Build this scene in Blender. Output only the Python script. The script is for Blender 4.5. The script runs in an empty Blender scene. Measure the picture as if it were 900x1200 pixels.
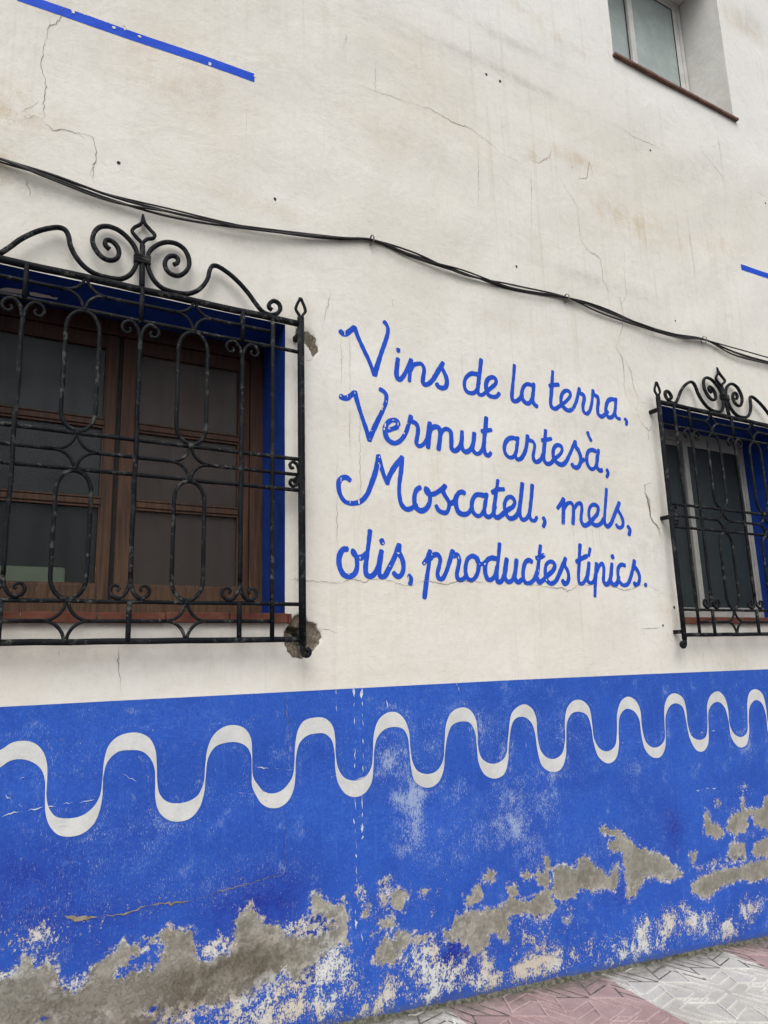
import bpy, bmesh, math, random
import numpy as np
from mathutils import Matrix, Vector

SC = bpy.context.scene
COL = SC.collection
random.seed(7)
rng = np.random.RandomState(11)

# ------------------------------------------------------------------ camera, light
cam_data = bpy.data.cameras.new('camera')
cam = bpy.data.objects.new('camera', cam_data)
COL.objects.link(cam)
cam_data.sensor_fit = 'VERTICAL'
cam_data.sensor_height = 36.0
cam_data.lens = 36.0 * 852.8 / 1200.0
cam_data.clip_start = 0.05
cam_data.clip_end = 2000.0
yaw, pitch, roll = 0.52149, 0.20230, -0.02898
fwd = Vector((math.sin(yaw) * math.cos(pitch), math.cos(yaw) * math.cos(pitch), math.sin(pitch)))
rt = fwd.cross(Vector((0, 0, 1))).normalized()
up = rt.cross(fwd)
rt, up = rt * math.cos(roll) + up * math.sin(roll), up * math.cos(roll) - rt * math.sin(roll)
M = Matrix((rt, up, -fwd)).transposed().to_4x4()
M.translation = Vector((0.0, -3.1, 1.39))
cam.matrix_world = M
SC.camera = cam
SC.render.resolution_x, SC.render.resolution_y = 768, 1024

SUN_EL, SUN_AZ = math.radians(54), math.radians(210)
world = bpy.data.worlds.new('World')
SC.world = world
world.use_nodes = True
wn, wl = world.node_tree.nodes, world.node_tree.links
wn.clear()
sky = wn.new('ShaderNodeTexSky')
sky.sky_type = 'NISHITA'
sky.sun_disc = False
sky.sun_elevation = SUN_EL
sky.sun_rotation = SUN_AZ
sky.dust_density = 4.0
hsv = wn.new('ShaderNodeHueSaturation')      # overcast: the blue washed out of the sky
hsv.inputs['Saturation'].default_value = 0.16
bg = wn.new('ShaderNodeBackground')
bg.inputs['Strength'].default_value = 0.135
wo = wn.new('ShaderNodeOutputWorld')
wl.new(sky.outputs[0], hsv.inputs['Color'])
wl.new(hsv.outputs[0], bg.inputs[0])
wl.new(bg.outputs[0], wo.inputs[0])

sun_data = bpy.data.lights.new('sun', 'SUN')
sun_data.energy = 1.35
sun_data.angle = math.radians(48)
sun_data.color = (1.0, 0.95, 0.88)
sun = bpy.data.objects.new('sun', sun_data)
COL.objects.link(sun)
sv = Vector((math.cos(SUN_EL) * math.sin(SUN_AZ), math.cos(SUN_EL) * math.cos(SUN_AZ), math.sin(SUN_EL)))
sun.rotation_euler = sv.to_track_quat('Z', 'Y').to_euler()

SC.view_settings.view_transform = 'Standard'
SC.view_settings.look = 'None'
SC.view_settings.gamma = 1.0
SC.view_settings.use_curve_mapping = False
SC.view_settings.exposure = 0.37

# ------------------------------------------------------------------ outlines traced in image pixels, then projected (metres: along the wall, above datum)
DATA = {
 'chips': [(1.5806,3.0505,0.003,0.009),(1.5804,3.04,0.003,0.007),(1.5493,2.6994,0.005,0.005),(1.5866,2.7044,0.003,0.006),(1.6291,2.7275,0.0025,0.007),(1.7908,2.6803,0.006,0.009),(1.7864,2.6652,0.005,0.008),(1.8128,2.7138,0.002,0.006),(1.7226,2.5438,0.004,0.005),(1.7131,2.4963,0.003,0.003),(1.8046,2.5846,0.005,0.012),(1.7983,2.5633,0.005,0.009),(1.8819,2.6006,0.003,0.014),(1.8898,2.581,0.0025,0.012),(1.8539,2.6173,0.01,0.0025),(1.8294,2.5675,0.009,0.003),(1.9176,2.5537,0.005,0.006),(1.9403,2.6114,0.003,0.004),(1.7654,2.4076,0.005,0.005),(1.76,2.3745,0.003,0.005),(1.7651,2.3602,0.003,0.012),(1.7619,2.3464,0.0025,0.009),(1.543,2.271,0.0025,0.009),(1.5428,2.259,0.0025,0.005),(1.5911,2.16,0.0025,0.013),(1.64,2.165,0.005,0.014),(2.0116,2.262,0.004,0.003),(2.0163,2.2751,0.0025,0.003),(1.8563,1.9181,0.008,0.005),(1.8046,1.8516,0.003,0.005),(1.5748,1.8015,0.004,0.0025),(1.6384,1.8845,0.004,0.007),(1.9098,1.7983,0.003,0.007),(1.7705,1.9639,0.005,0.004),(2.0075,1.8741,0.005,0.005),(2.2221,1.9129,0.004,0.008),(2.3927,1.8847,0.006,0.006),(2.3579,1.8833,0.003,0.003),(2.056,1.9202,0.003,0.005),(2.8159,1.9547,0.0045,0.007),(2.7653,1.8623,0.003,0.006),(2.7623,1.8302,0.003,0.008),(2.8482,1.8868,0.008,0.003),(2.8161,1.8105,0.005,0.005),(2.7682,1.932,0.003,0.003),(3.3986,1.8877,0.002,0.002),(0.2173,4.3427,0.01,0.012),(0.2638,4.3478,0.003,0.004),(0.394,4.3399,0.01,0.007),(0.4424,4.3564,0.007,0.009),(0.5095,4.3457,0.008,0.007),(0.4386,4.3737,0.009,0.004),(0.8489,4.3369,0.009,0.011),(1.0835,4.3682,0.008,0.005)],
 'coat': [(1.49,5.0426),(1.5968,5.038),(1.9926,5.0206),(2.6299,5.0581),(3.4478,5.0993),(4.3154,5.0729),(5.5816,5.1037),(6.3248,5.1035)],
 'soffit': [[(0.0194,0.2111),(0.0425,0.1905),(0.0824,0.1826),(0.1086,0.1776),(0.1104,0.2249),(0.0809,0.2272),(0.0445,0.232),(0.0202,0.2309)],[(0.1319,0.1884),(0.152,0.1814),(0.1813,0.1843),(0.2148,0.1832),(0.2247,0.1972),(0.2492,0.1871),(0.2429,0.2094),(0.2172,0.2083),(0.1842,0.2174),(0.1382,0.2193)]],
 'mortar': [[(1.2463,1.5308),(1.2785,1.5781),(1.2947,1.5991),(1.3175,1.6112),(1.3569,1.6024),(1.3666,1.5783),(1.3964,1.5692),(1.4098,1.5662),(1.4062,1.548),(1.4261,1.5298),(1.4278,1.5057),(1.4154,1.4757),(1.3953,1.4581),(1.3687,1.4347),(1.349,1.4174),(1.323,1.4121),(1.294,1.4186),(1.2717,1.4366),(1.2526,1.4721)],[(1.3013,3.0144),(1.324,3.0218),(1.3341,3.0037),(1.3494,3.0095),(1.3801,3.0083),(1.4006,2.9948),(1.4161,2.9878),(1.4209,2.9531),(1.4286,2.9445),(1.4283,2.914),(1.4126,2.8958),(1.4031,2.8788),(1.3946,2.8999),(1.3794,2.9246),(1.349,2.9513),(1.3238,2.9789),(1.3136,2.9491),(1.3112,2.9813),(1.3012,2.9993)]],
 'cavity': [(1.2655,1.5485),(1.2784,1.5544),(1.3042,1.5454),(1.3303,1.5483),(1.3301,1.5244),(1.2912,1.5247),(1.2687,1.5277)],
 'words': {'Vins': [[(1.5557,3.0531),(1.568,3.0426),(1.5843,3.0434),(1.6065,3.0612),(1.6374,3.0915)],[(1.6374,3.0915),(1.6557,3.0451),(1.6848,2.9851),(1.7166,2.9228),(1.7469,2.8456)],[(1.7481,2.8474),(1.7668,2.9059),(1.7949,2.9855),(1.8233,3.0609),(1.8351,3.1013),(1.836,3.1286),(1.8262,3.1483),(1.8149,3.1595)],[(1.8965,3.0205),(1.8972,3.0065)],[(1.8927,2.9641),(1.8851,2.917),(1.8805,2.8735),(1.8856,2.8531),(1.8983,2.8489),(1.9151,2.8609),(1.9403,2.9002),(1.9761,2.9745)],[(1.9761,2.9745),(1.9681,2.9268),(1.9595,2.8499)],[(1.9706,2.9165),(1.9868,2.9438),(2.0114,2.9577),(2.0389,2.9628),(2.0536,2.9507),(2.0568,2.9266),(2.0488,2.887),(2.0451,2.8592),(2.0549,2.8473),(2.0765,2.8526),(2.1085,2.8811),(2.1421,2.931),(2.1844,2.997)],[(2.1844,2.997),(2.1753,2.9675),(2.1895,2.9395),(2.2023,2.9084),(2.2033,2.8809),(2.1911,2.854),(2.1657,2.8458),(2.1442,2.8515),(2.1355,2.8638)]],'de': [[(2.4182,2.969),(2.4016,2.9689),(2.3749,2.9658),(2.3405,2.941),(2.324,2.9071),(2.3245,2.8735),(2.3382,2.8534),(2.3608,2.8487),(2.3875,2.8547),(2.4124,2.8826),(2.4253,2.9245)],[(2.4481,3.0636),(2.4371,3.001),(2.4251,2.9416),(2.4162,2.8889),(2.4156,2.8605),(2.4301,2.8487),(2.4505,2.8548),(2.4755,2.876),(2.5114,2.9048),(2.5442,2.9334),(2.5513,2.9549),(2.5401,2.9703),(2.5195,2.9696),(2.4948,2.9566),(2.4778,2.9278),(2.4754,2.8931),(2.4879,2.8609),(2.5143,2.8521),(2.549,2.8593),(2.5698,2.8811)]],'la': [[(2.6977,3.0779),(2.686,3.0047),(2.6734,2.9378),(2.6645,2.8721),(2.6702,2.8556),(2.6876,2.8525),(2.7173,2.8689),(2.7452,2.9027)],[(2.831,2.9703),(2.8132,2.9762),(2.7839,2.9742),(2.7606,2.9554),(2.7426,2.914),(2.7432,2.8789),(2.7663,2.8561),(2.7917,2.8571),(2.8159,2.8845),(2.8294,2.9283)],[(2.8398,2.9867),(2.8309,2.9285),(2.8228,2.8797),(2.8352,2.855),(2.8542,2.8473)]],'terra': [[(2.9977,3.0933),(2.9859,3.0208),(2.9718,2.9395),(2.9618,2.8836),(2.969,2.8577),(2.995,2.8527),(3.0274,2.8727),(3.0687,2.9003),(3.1114,2.9376),(3.128,2.9618),(3.12,2.9821),(3.097,2.9856),(3.0679,2.9674),(3.049,2.9337),(3.0485,2.8911),(3.0726,2.8645),(3.1028,2.8569),(3.1358,2.874),(3.1732,2.929),(3.2069,3.0182)],[(2.9634,2.9927),(2.9872,3.0028),(3.0381,3.0144)],[(3.2069,3.0182),(3.2115,2.9878),(3.2386,2.9797),(3.2411,2.9521),(3.2247,2.9061),(3.2261,2.8692),(3.2487,2.8571),(3.2751,2.8765),(3.3016,2.9304),(3.325,3.0253)],[(3.325,3.0253),(3.3299,2.9977),(3.3573,2.9863),(3.3622,2.9587),(3.3493,2.9064),(3.3514,2.8692),(3.3788,2.8576),(3.4102,2.8779),(3.4381,2.9009)],[(3.5168,2.9895),(3.483,2.9905),(3.4517,2.976),(3.4276,2.9373),(3.4203,2.892),(3.4375,2.863),(3.4673,2.8673),(3.4921,2.8963),(3.51,2.95)],[(3.5224,3.0),(3.5092,2.9435),(3.4999,2.8911),(3.5138,2.8677),(3.539,2.865)],[(3.5826,2.8713),(3.598,2.8575),(3.5905,2.8341)]],'Vermut': [[(1.5493,2.6984),(1.564,2.6932),(1.5854,2.6951),(1.6072,2.7128),(1.6281,2.7325)],[(1.6304,2.7343),(1.6443,2.6832),(1.6697,2.6111),(1.6953,2.5442),(1.7113,2.4911)],[(1.7113,2.4911),(1.7337,2.5443),(1.7691,2.6154),(1.7991,2.6764),(1.8136,2.7201),(1.8129,2.7513),(1.7964,2.7668),(1.7769,2.774)],[(1.8149,2.5553),(1.8407,2.5665),(1.8756,2.5842),(1.8848,2.601),(1.8768,2.6154),(1.854,2.6184),(1.825,2.6029),(1.8071,2.5747),(1.8059,2.5388),(1.8217,2.5078),(1.8552,2.4942),(1.89,2.5089),(1.9232,2.5493),(1.9459,2.6043),(1.9597,2.6561)],[(1.9608,2.6536),(1.9644,2.6279),(1.9877,2.6207),(2.0018,2.6043),(2.0035,2.5756),(1.9945,2.5326),(1.9916,2.5089),(2.0058,2.4966),(2.0299,2.5059),(2.0585,2.5409),(2.0693,2.5792),(2.0792,2.6336)],[(2.0792,2.6336),(2.0737,2.5692),(2.0622,2.4942)],[(2.0718,2.569),(2.0886,2.603),(2.1136,2.6171),(2.1379,2.6124),(2.144,2.5892),(2.139,2.5407),(2.1285,2.4918)],[(2.1484,2.5792),(2.1652,2.6055),(2.1905,2.6143),(2.2117,2.6037),(2.2161,2.572),(2.2137,2.5288),(2.2154,2.505),(2.2337,2.4965),(2.2597,2.5131),(2.2808,2.548),(2.2899,2.6142)],[(2.2899,2.6142),(2.2846,2.5593),(2.2852,2.5162),(2.3032,2.4995),(2.3327,2.5112),(2.3575,2.5468),(2.3729,2.6144)],[(2.3729,2.6144),(2.3631,2.5639),(2.3557,2.5194),(2.3705,2.4995),(2.3932,2.4994),(2.4212,2.5274),(2.4376,2.5733)],[(2.463,2.7186),(2.4517,2.6527),(2.4387,2.59),(2.4325,2.5287),(2.4423,2.4998),(2.4653,2.4986),(2.4778,2.5149)],[(2.4252,2.6325),(2.459,2.6426),(2.4929,2.65)]],'artesà': [[(2.6718,2.6201),(2.6476,2.6227),(2.6194,2.6162),(2.5899,2.5899),(2.5767,2.5518),(2.5843,2.5193),(2.6104,2.5028),(2.6383,2.5088),(2.6616,2.5397),(2.6725,2.5862)],[(2.6831,2.6301),(2.671,2.569),(2.6563,2.5165),(2.6686,2.4983),(2.6972,2.5072),(2.7288,2.5477),(2.7471,2.5955),(2.7592,2.6516)],[(2.7592,2.6516),(2.7677,2.6268),(2.7959,2.6218),(2.8086,2.6032),(2.8018,2.5679),(2.7914,2.5323),(2.7996,2.5047),(2.8208,2.5014),(2.8516,2.5221),(2.8776,2.5654)],[(2.9042,2.7059),(2.8917,2.6369),(2.8781,2.5713),(2.8737,2.5246),(2.8896,2.5005),(2.923,2.5042),(2.9555,2.534),(3.0039,2.5688),(3.0238,2.6006),(3.0167,2.6204),(2.9946,2.6253),(2.967,2.6113),(2.9512,2.5801),(2.9524,2.5394),(2.9758,2.513),(3.0124,2.5054),(3.0448,2.5266),(3.0807,2.5779),(3.1325,2.6646)],[(2.8698,2.637),(2.9075,2.6477),(2.9441,2.6583)],[(3.1325,2.6646),(3.1334,2.6378),(3.154,2.6134)],[(3.1325,2.6646),(3.1331,2.6348),(3.1566,2.6018),(3.1664,2.5701),(3.1607,2.5337),(3.1339,2.5011),(3.1032,2.5025),(3.091,2.517)],[(3.1693,2.5406),(3.1948,2.5584)],[(3.2974,2.6217),(3.266,2.627),(3.2323,2.6108),(3.2157,2.5698),(3.2188,2.5282),(3.2436,2.504),(3.2721,2.5101),(3.296,2.5428),(3.3059,2.5923)],[(3.323,2.6339),(3.3062,2.5742),(3.2954,2.5246),(3.3152,2.5027),(3.3397,2.5053)],[(3.2428,2.7366),(3.2518,2.7103),(3.2665,2.686)],[(3.3813,2.5127),(3.3914,2.4956),(3.3755,2.4667)]],'Moscatell': [[(1.5934,2.2688),(1.5769,2.2802),(1.5509,2.2766),(1.5324,2.2556),(1.5303,2.2221),(1.5414,2.1852),(1.5641,2.1587),(1.6003,2.1531),(1.6479,2.1657),(1.6861,2.2027),(1.7147,2.2637),(1.7441,2.3405),(1.7601,2.4145)],[(1.7619,2.4172),(1.7774,2.3491),(1.79,2.3106),(1.8053,2.2725)],[(1.8053,2.2725),(1.8206,2.3138),(1.8504,2.362),(1.901,2.4233)],[(1.901,2.4233),(1.8908,2.3512),(1.8765,2.2744),(1.8744,2.2194),(1.8855,2.1708),(1.9128,2.1482),(1.9445,2.1557),(1.9741,2.1781)],[(2.0015,2.2712),(1.9775,2.2538),(1.963,2.2122),(1.9679,2.1675),(1.993,2.147),(2.0253,2.1546),(2.0534,2.1896),(2.0583,2.2306),(2.048,2.2602),(2.0307,2.2688)],[(2.0305,2.2637),(2.0441,2.2421),(2.0736,2.2396),(2.1133,2.2586),(2.1575,2.2936)],[(2.1575,2.2936),(2.1409,2.2662),(2.1545,2.2391),(2.1742,2.2099),(2.1755,2.1791),(2.1587,2.1497),(2.1315,2.1476),(2.1081,2.1585),(2.0944,2.1803)],[(2.1765,2.1972),(2.2078,2.2101),(2.2283,2.2456)],[(2.2822,2.2634),(2.267,2.2699),(2.2415,2.2598),(2.2243,2.2296),(2.2221,2.1932),(2.2355,2.1581),(2.2657,2.1475),(2.2974,2.155),(2.3245,2.1858)],[(2.4191,2.2624),(2.3935,2.2654),(2.3612,2.2626),(2.3374,2.2394),(2.3255,2.2016),(2.3326,2.1655),(2.3567,2.1464),(2.3825,2.1509),(2.407,2.1818),(2.4201,2.2305)],[(2.4316,2.2741),(2.4217,2.2253),(2.4099,2.1767),(2.4178,2.1509),(2.4434,2.1475),(2.4711,2.1708),(2.4871,2.2094)],[(2.5169,2.3604),(2.5039,2.3022),(2.4854,2.2306),(2.4756,2.1871),(2.4765,2.1553),(2.4989,2.1473),(2.5299,2.1645),(2.5722,2.1946),(2.6147,2.2196),(2.629,2.2453),(2.6153,2.2687),(2.5919,2.2721),(2.5668,2.2536),(2.5528,2.22),(2.5575,2.1773),(2.5821,2.1496),(2.6162,2.1548),(2.6458,2.184),(2.6681,2.2458),(2.695,2.3586)],[(2.473,2.2859),(2.5074,2.3052),(2.558,2.3126)],[(2.695,2.3586),(2.6783,2.2852),(2.6662,2.2238),(2.6616,2.1689),(2.677,2.1483),(2.7051,2.1558),(2.7325,2.1906)],[(2.7685,2.3573),(2.755,2.2863),(2.7404,2.2242),(2.731,2.1741),(2.7428,2.1503),(2.7672,2.1492),(2.7831,2.1696)],[(2.8314,2.1704),(2.8415,2.1489),(2.8278,2.1176)]],'mels': [[(2.9476,2.2351),(2.9722,2.2598),(3.0019,2.2965)],[(3.0016,2.2936),(2.9925,2.2273),(2.9813,2.1474)],[(2.9997,2.2393),(3.029,2.2702),(3.0597,2.2756),(3.0727,2.2565),(3.07,2.2105),(3.0589,2.1499)],[(3.0829,2.2459),(3.1087,2.2738),(3.1361,2.279),(3.1428,2.2506),(3.1314,2.2036),(3.1291,2.169),(3.148,2.1474),(3.1797,2.1553),(3.2307,2.1935),(3.2706,2.2314),(3.2788,2.2673),(3.2607,2.2805),(3.2246,2.2746),(3.2015,2.2436),(3.1967,2.2027),(3.2122,2.169),(3.2495,2.1542),(3.2906,2.1686),(3.3182,2.1998)],[(3.366,2.3905),(3.3493,2.3085),(3.3316,2.2302),(3.3233,2.1767),(3.3405,2.1545),(3.3703,2.1682),(3.4099,2.2242),(3.4664,2.3123)],[(3.4664,2.3123),(3.4483,2.2688),(3.4685,2.2345),(3.482,2.1996),(3.4764,2.1695),(3.4537,2.1531),(3.4297,2.1575),(3.421,2.1717)],[(3.519,2.1664),(3.5355,2.1465),(3.5225,2.1129)]],'olis': [[(1.5723,1.9253),(1.5493,1.9218),(1.5311,1.8957),(1.5255,1.8635),(1.5324,1.8274),(1.552,1.7985),(1.5823,1.7927),(1.6081,1.8072),(1.6218,1.8399),(1.6201,1.8813),(1.608,1.9132),(1.5978,1.9196)],[(1.6002,1.9128),(1.6127,1.8949),(1.6307,1.8888)],[(1.6384,1.8845),(1.6568,1.8923),(1.6755,1.9071)],[(1.6999,2.0239),(1.6914,1.969),(1.6778,1.8932),(1.6684,1.837),(1.6728,1.8048),(1.6909,1.7961),(1.7122,1.8061),(1.7399,1.8444),(1.7519,1.8872),(1.7611,1.9254)],[(1.7611,1.9254),(1.7543,1.8778),(1.7448,1.8305),(1.7492,1.8003),(1.7705,1.7987),(1.7987,1.8372),(1.8335,1.8955),(1.8635,1.9617)],[(1.8635,1.9617),(1.8619,1.9208),(1.8775,1.8927),(1.8845,1.8595),(1.8774,1.8211),(1.8574,1.8014),(1.8384,1.8055),(1.8253,1.8193)],[(1.7629,1.9801),(1.7694,1.9638)],[(1.913,1.808),(1.9264,1.7941),(1.9196,1.7653)]],'productes': [[(2.0034,1.8715),(2.0246,1.8943),(2.047,1.9395)],[(2.047,1.9395),(2.0383,1.8802),(2.0199,1.7969),(2.001,1.698)],[(2.0451,1.9001),(2.0664,1.9183),(2.0929,1.921),(2.1066,1.9028),(2.0987,1.863),(2.0861,1.8233),(2.0924,1.7991),(2.1128,1.7973),(2.1382,1.83),(2.1653,1.8905),(2.1877,1.9464)],[(2.1877,1.9464),(2.1851,1.9213),(2.2155,1.9252),(2.2263,1.9031),(2.2179,1.8627),(2.2064,1.8224),(2.214,1.7979),(2.2443,1.7988),(2.2639,1.8193)],[(2.3322,1.9204),(2.3138,1.9247),(2.285,1.9107),(2.2674,1.8746),(2.2636,1.8343),(2.2752,1.8047),(2.2992,1.7954),(2.325,1.8113),(2.3461,1.8473),(2.352,1.8881),(2.3414,1.9183)],[(2.3355,1.9231),(2.346,1.893),(2.3737,1.8839),(2.3999,1.8978)],[(2.472,1.9189),(2.4398,1.9201),(2.4101,1.9059),(2.3948,1.8694),(2.3951,1.8287),(2.4091,1.8037),(2.4346,1.8045),(2.459,1.8308),(2.4737,1.8725)],[(2.5029,2.0013),(2.4935,1.9459),(2.4809,1.8831),(2.4706,1.8312),(2.4724,1.7954),(2.4949,1.7934),(2.5202,1.8277),(2.5337,1.8748),(2.5471,1.9196)],[(2.5471,1.9196),(2.5362,1.8645),(2.526,1.8175),(2.5438,1.7948),(2.5741,1.8034),(2.5979,1.8511),(2.6154,1.9173)],[(2.6154,1.9173),(2.6041,1.8617),(2.5949,1.8144),(2.6131,1.7942),(2.6446,1.8107)],[(2.7249,1.9114),(2.705,1.9196),(2.6802,1.9095),(2.6616,1.8744),(2.6532,1.832),(2.6635,1.7956),(2.6936,1.7912),(2.7297,1.8133),(2.7544,1.8565)],[(2.7947,2.0062),(2.7797,1.9433),(2.7628,1.8728),(2.7514,1.8245),(2.7628,1.7983),(2.7916,1.8098),(2.8293,1.8377),(2.875,1.8716),(2.8882,1.8965),(2.8758,1.915),(2.8511,1.9167),(2.8244,1.8967),(2.8137,1.8586),(2.8197,1.8106),(2.846,1.7926),(2.8829,1.8071),(2.9242,1.8625),(2.9744,1.9411)],[(2.758,1.9342),(2.7935,1.9412),(2.8157,1.953)],[(2.9744,1.9411),(2.9645,1.9022),(2.983,1.87),(2.9877,1.8319),(2.9721,1.8015),(2.9498,1.7954),(2.937,1.8113)]],'típics': [[(3.1019,2.0281),(3.0894,1.9629),(3.0766,1.8955),(3.066,1.8398),(3.0691,1.8014),(3.0935,1.7993),(3.1315,1.8364),(3.1503,1.8816),(3.1629,1.9241)],[(3.059,1.9254),(3.0985,1.9438),(3.1498,1.9629)],[(3.1629,1.9241),(3.1484,1.8648),(3.1371,1.8199),(3.158,1.8038),(3.186,1.8157),(3.2061,1.8555)],[(3.182,2.0097),(3.1655,1.9664)],[(3.2242,1.9238),(3.2106,1.8613),(3.1942,1.7881),(3.1831,1.7268)],[(3.2197,1.8728),(3.2432,1.9076),(3.2723,1.9229),(3.2809,1.8977),(3.273,1.8521),(3.2672,1.8181),(3.2843,1.7988),(3.314,1.8166),(3.3352,1.8598),(3.3516,1.9261)],[(3.3516,1.9261),(3.3367,1.8712),(3.3262,1.8197),(3.3471,1.7976),(3.3764,1.8098),(3.3977,1.8504)],[(3.3594,1.9754),(3.3656,1.9612)],[(3.4593,1.9189),(3.4315,1.9236),(3.4053,1.9081),(3.3919,1.8674),(3.398,1.8218),(3.4232,1.7996),(3.4645,1.8064),(3.4995,1.8536),(3.5282,1.9128),(3.5435,1.9515)],[(3.5435,1.9515),(3.5374,1.919),(3.5625,1.8907),(3.5743,1.856),(3.5601,1.8148),(3.5294,1.8024),(3.5232,1.8167)],[(3.6205,1.8106),(3.6224,1.8001)]]},
 'wave_up': [(0.0881,1.1052),(0.1421,1.1136),(0.1776,1.1356),(0.2147,1.1408),(0.2535,1.1298),(0.2842,1.099),(0.3015,1.0519),(0.3058,0.9961),(0.3064,0.9361),(0.3175,0.8952),(0.3415,0.8626),(0.3811,0.8508),(0.4303,0.8538),(0.4693,0.8775),(0.4929,0.9157),(0.5003,0.9769),(0.5026,1.0392),(0.5156,1.096),(0.5458,1.1287),(0.588,1.1418),(0.6315,1.1388),(0.6708,1.1163),(0.6946,1.0709),(0.7022,1.0107),(0.7066,0.9457),(0.7169,0.9019),(0.7456,0.8699),(0.7908,0.8573),(0.8362,0.8619),(0.8704,0.8798),(0.8927,0.9269),(0.8972,0.993),(0.9053,1.0596),(0.9282,1.1087),(0.9725,1.14),(1.0218,1.1437),(1.0658,1.1256),(1.0914,1.0854),(1.0983,1.021),(1.1041,0.9284),(1.1288,0.8892),(1.1543,0.8626),(1.1919,0.8513),(1.2326,0.8591),(1.2643,0.8839),(1.2838,0.9127),(1.2925,0.9739),(1.2955,1.0362),(1.31,1.1045),(1.3388,1.1409),(1.3897,1.1519),(1.4411,1.1462),(1.4779,1.1126),(1.4905,1.0597),(1.4922,0.982),(1.5047,0.9232),(1.5339,0.882),(1.5864,0.864),(1.6405,0.8754),(1.6727,0.9142),(1.6824,0.9792),(1.6894,1.0585),(1.7185,1.1238),(1.768,1.1522),(1.8172,1.1493),(1.8575,1.1152),(1.8803,1.0586),(1.8841,0.9898),(1.8946,0.9209),(1.9228,0.875),(1.9811,0.8545),(2.0331,0.8646),(2.0701,0.9055),(2.0834,0.9882),(2.095,1.0721),(2.1267,1.1272),(2.1826,1.1515),(2.2373,1.1427),(2.2753,1.0967),(2.2858,1.0305),(2.2847,0.9583),(2.3049,0.8992),(2.3592,0.8685),(2.4166,0.8721),(2.4575,0.9007),(2.4749,0.9729),(2.5065,1.1008),(2.5403,1.1306),(2.5946,1.1468),(2.6463,1.1248),(2.6743,1.0749),(2.6763,0.9787),(2.6912,0.9061),(2.7309,0.8663),(2.7847,0.8554),(2.8382,0.8781),(2.8681,0.9485),(2.8783,1.0461),(2.9011,1.1109),(2.9512,1.1466),(3.0099,1.1471),(3.0646,1.1053),(3.0781,1.0167),(3.0849,0.9324),(3.1217,0.8795),(3.18,0.8614),(3.2397,0.887),(3.2678,0.9701),(3.2814,1.0554),(3.3206,1.1229),(3.3803,1.1481),(3.4421,1.1256),(3.4736,1.0707),(3.4729,0.9736),(3.4877,0.8937),(3.5347,0.8551),(3.6014,0.8551),(3.6528,0.8902),(3.6665,0.9787),(3.6859,1.0861),(3.7269,1.1353),(3.7852,1.1492),(3.8513,1.1183),(3.8712,1.0486),(3.8729,0.9562),(3.899,0.8902),(3.9667,0.8632),(4.0345,0.8804),(4.0624,0.9532),(4.0768,1.0655),(4.1169,1.1208),(4.1974,1.1421),(4.2524,1.1047),(4.2747,1.0261),(4.2705,0.9397),(4.2964,0.8805),(4.3599,0.851),(4.4287,0.8751),(4.4541,0.967),(4.4741,1.0644),(4.5123,1.1223),(4.5822,1.1393),(4.6424,1.1063),(4.663,1.0145),(4.6681,0.9141),(4.7411,0.8592),(4.8206,0.9042),(4.8774,1.0439),(4.9399,1.1136),(5.0149,1.125)],
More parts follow.
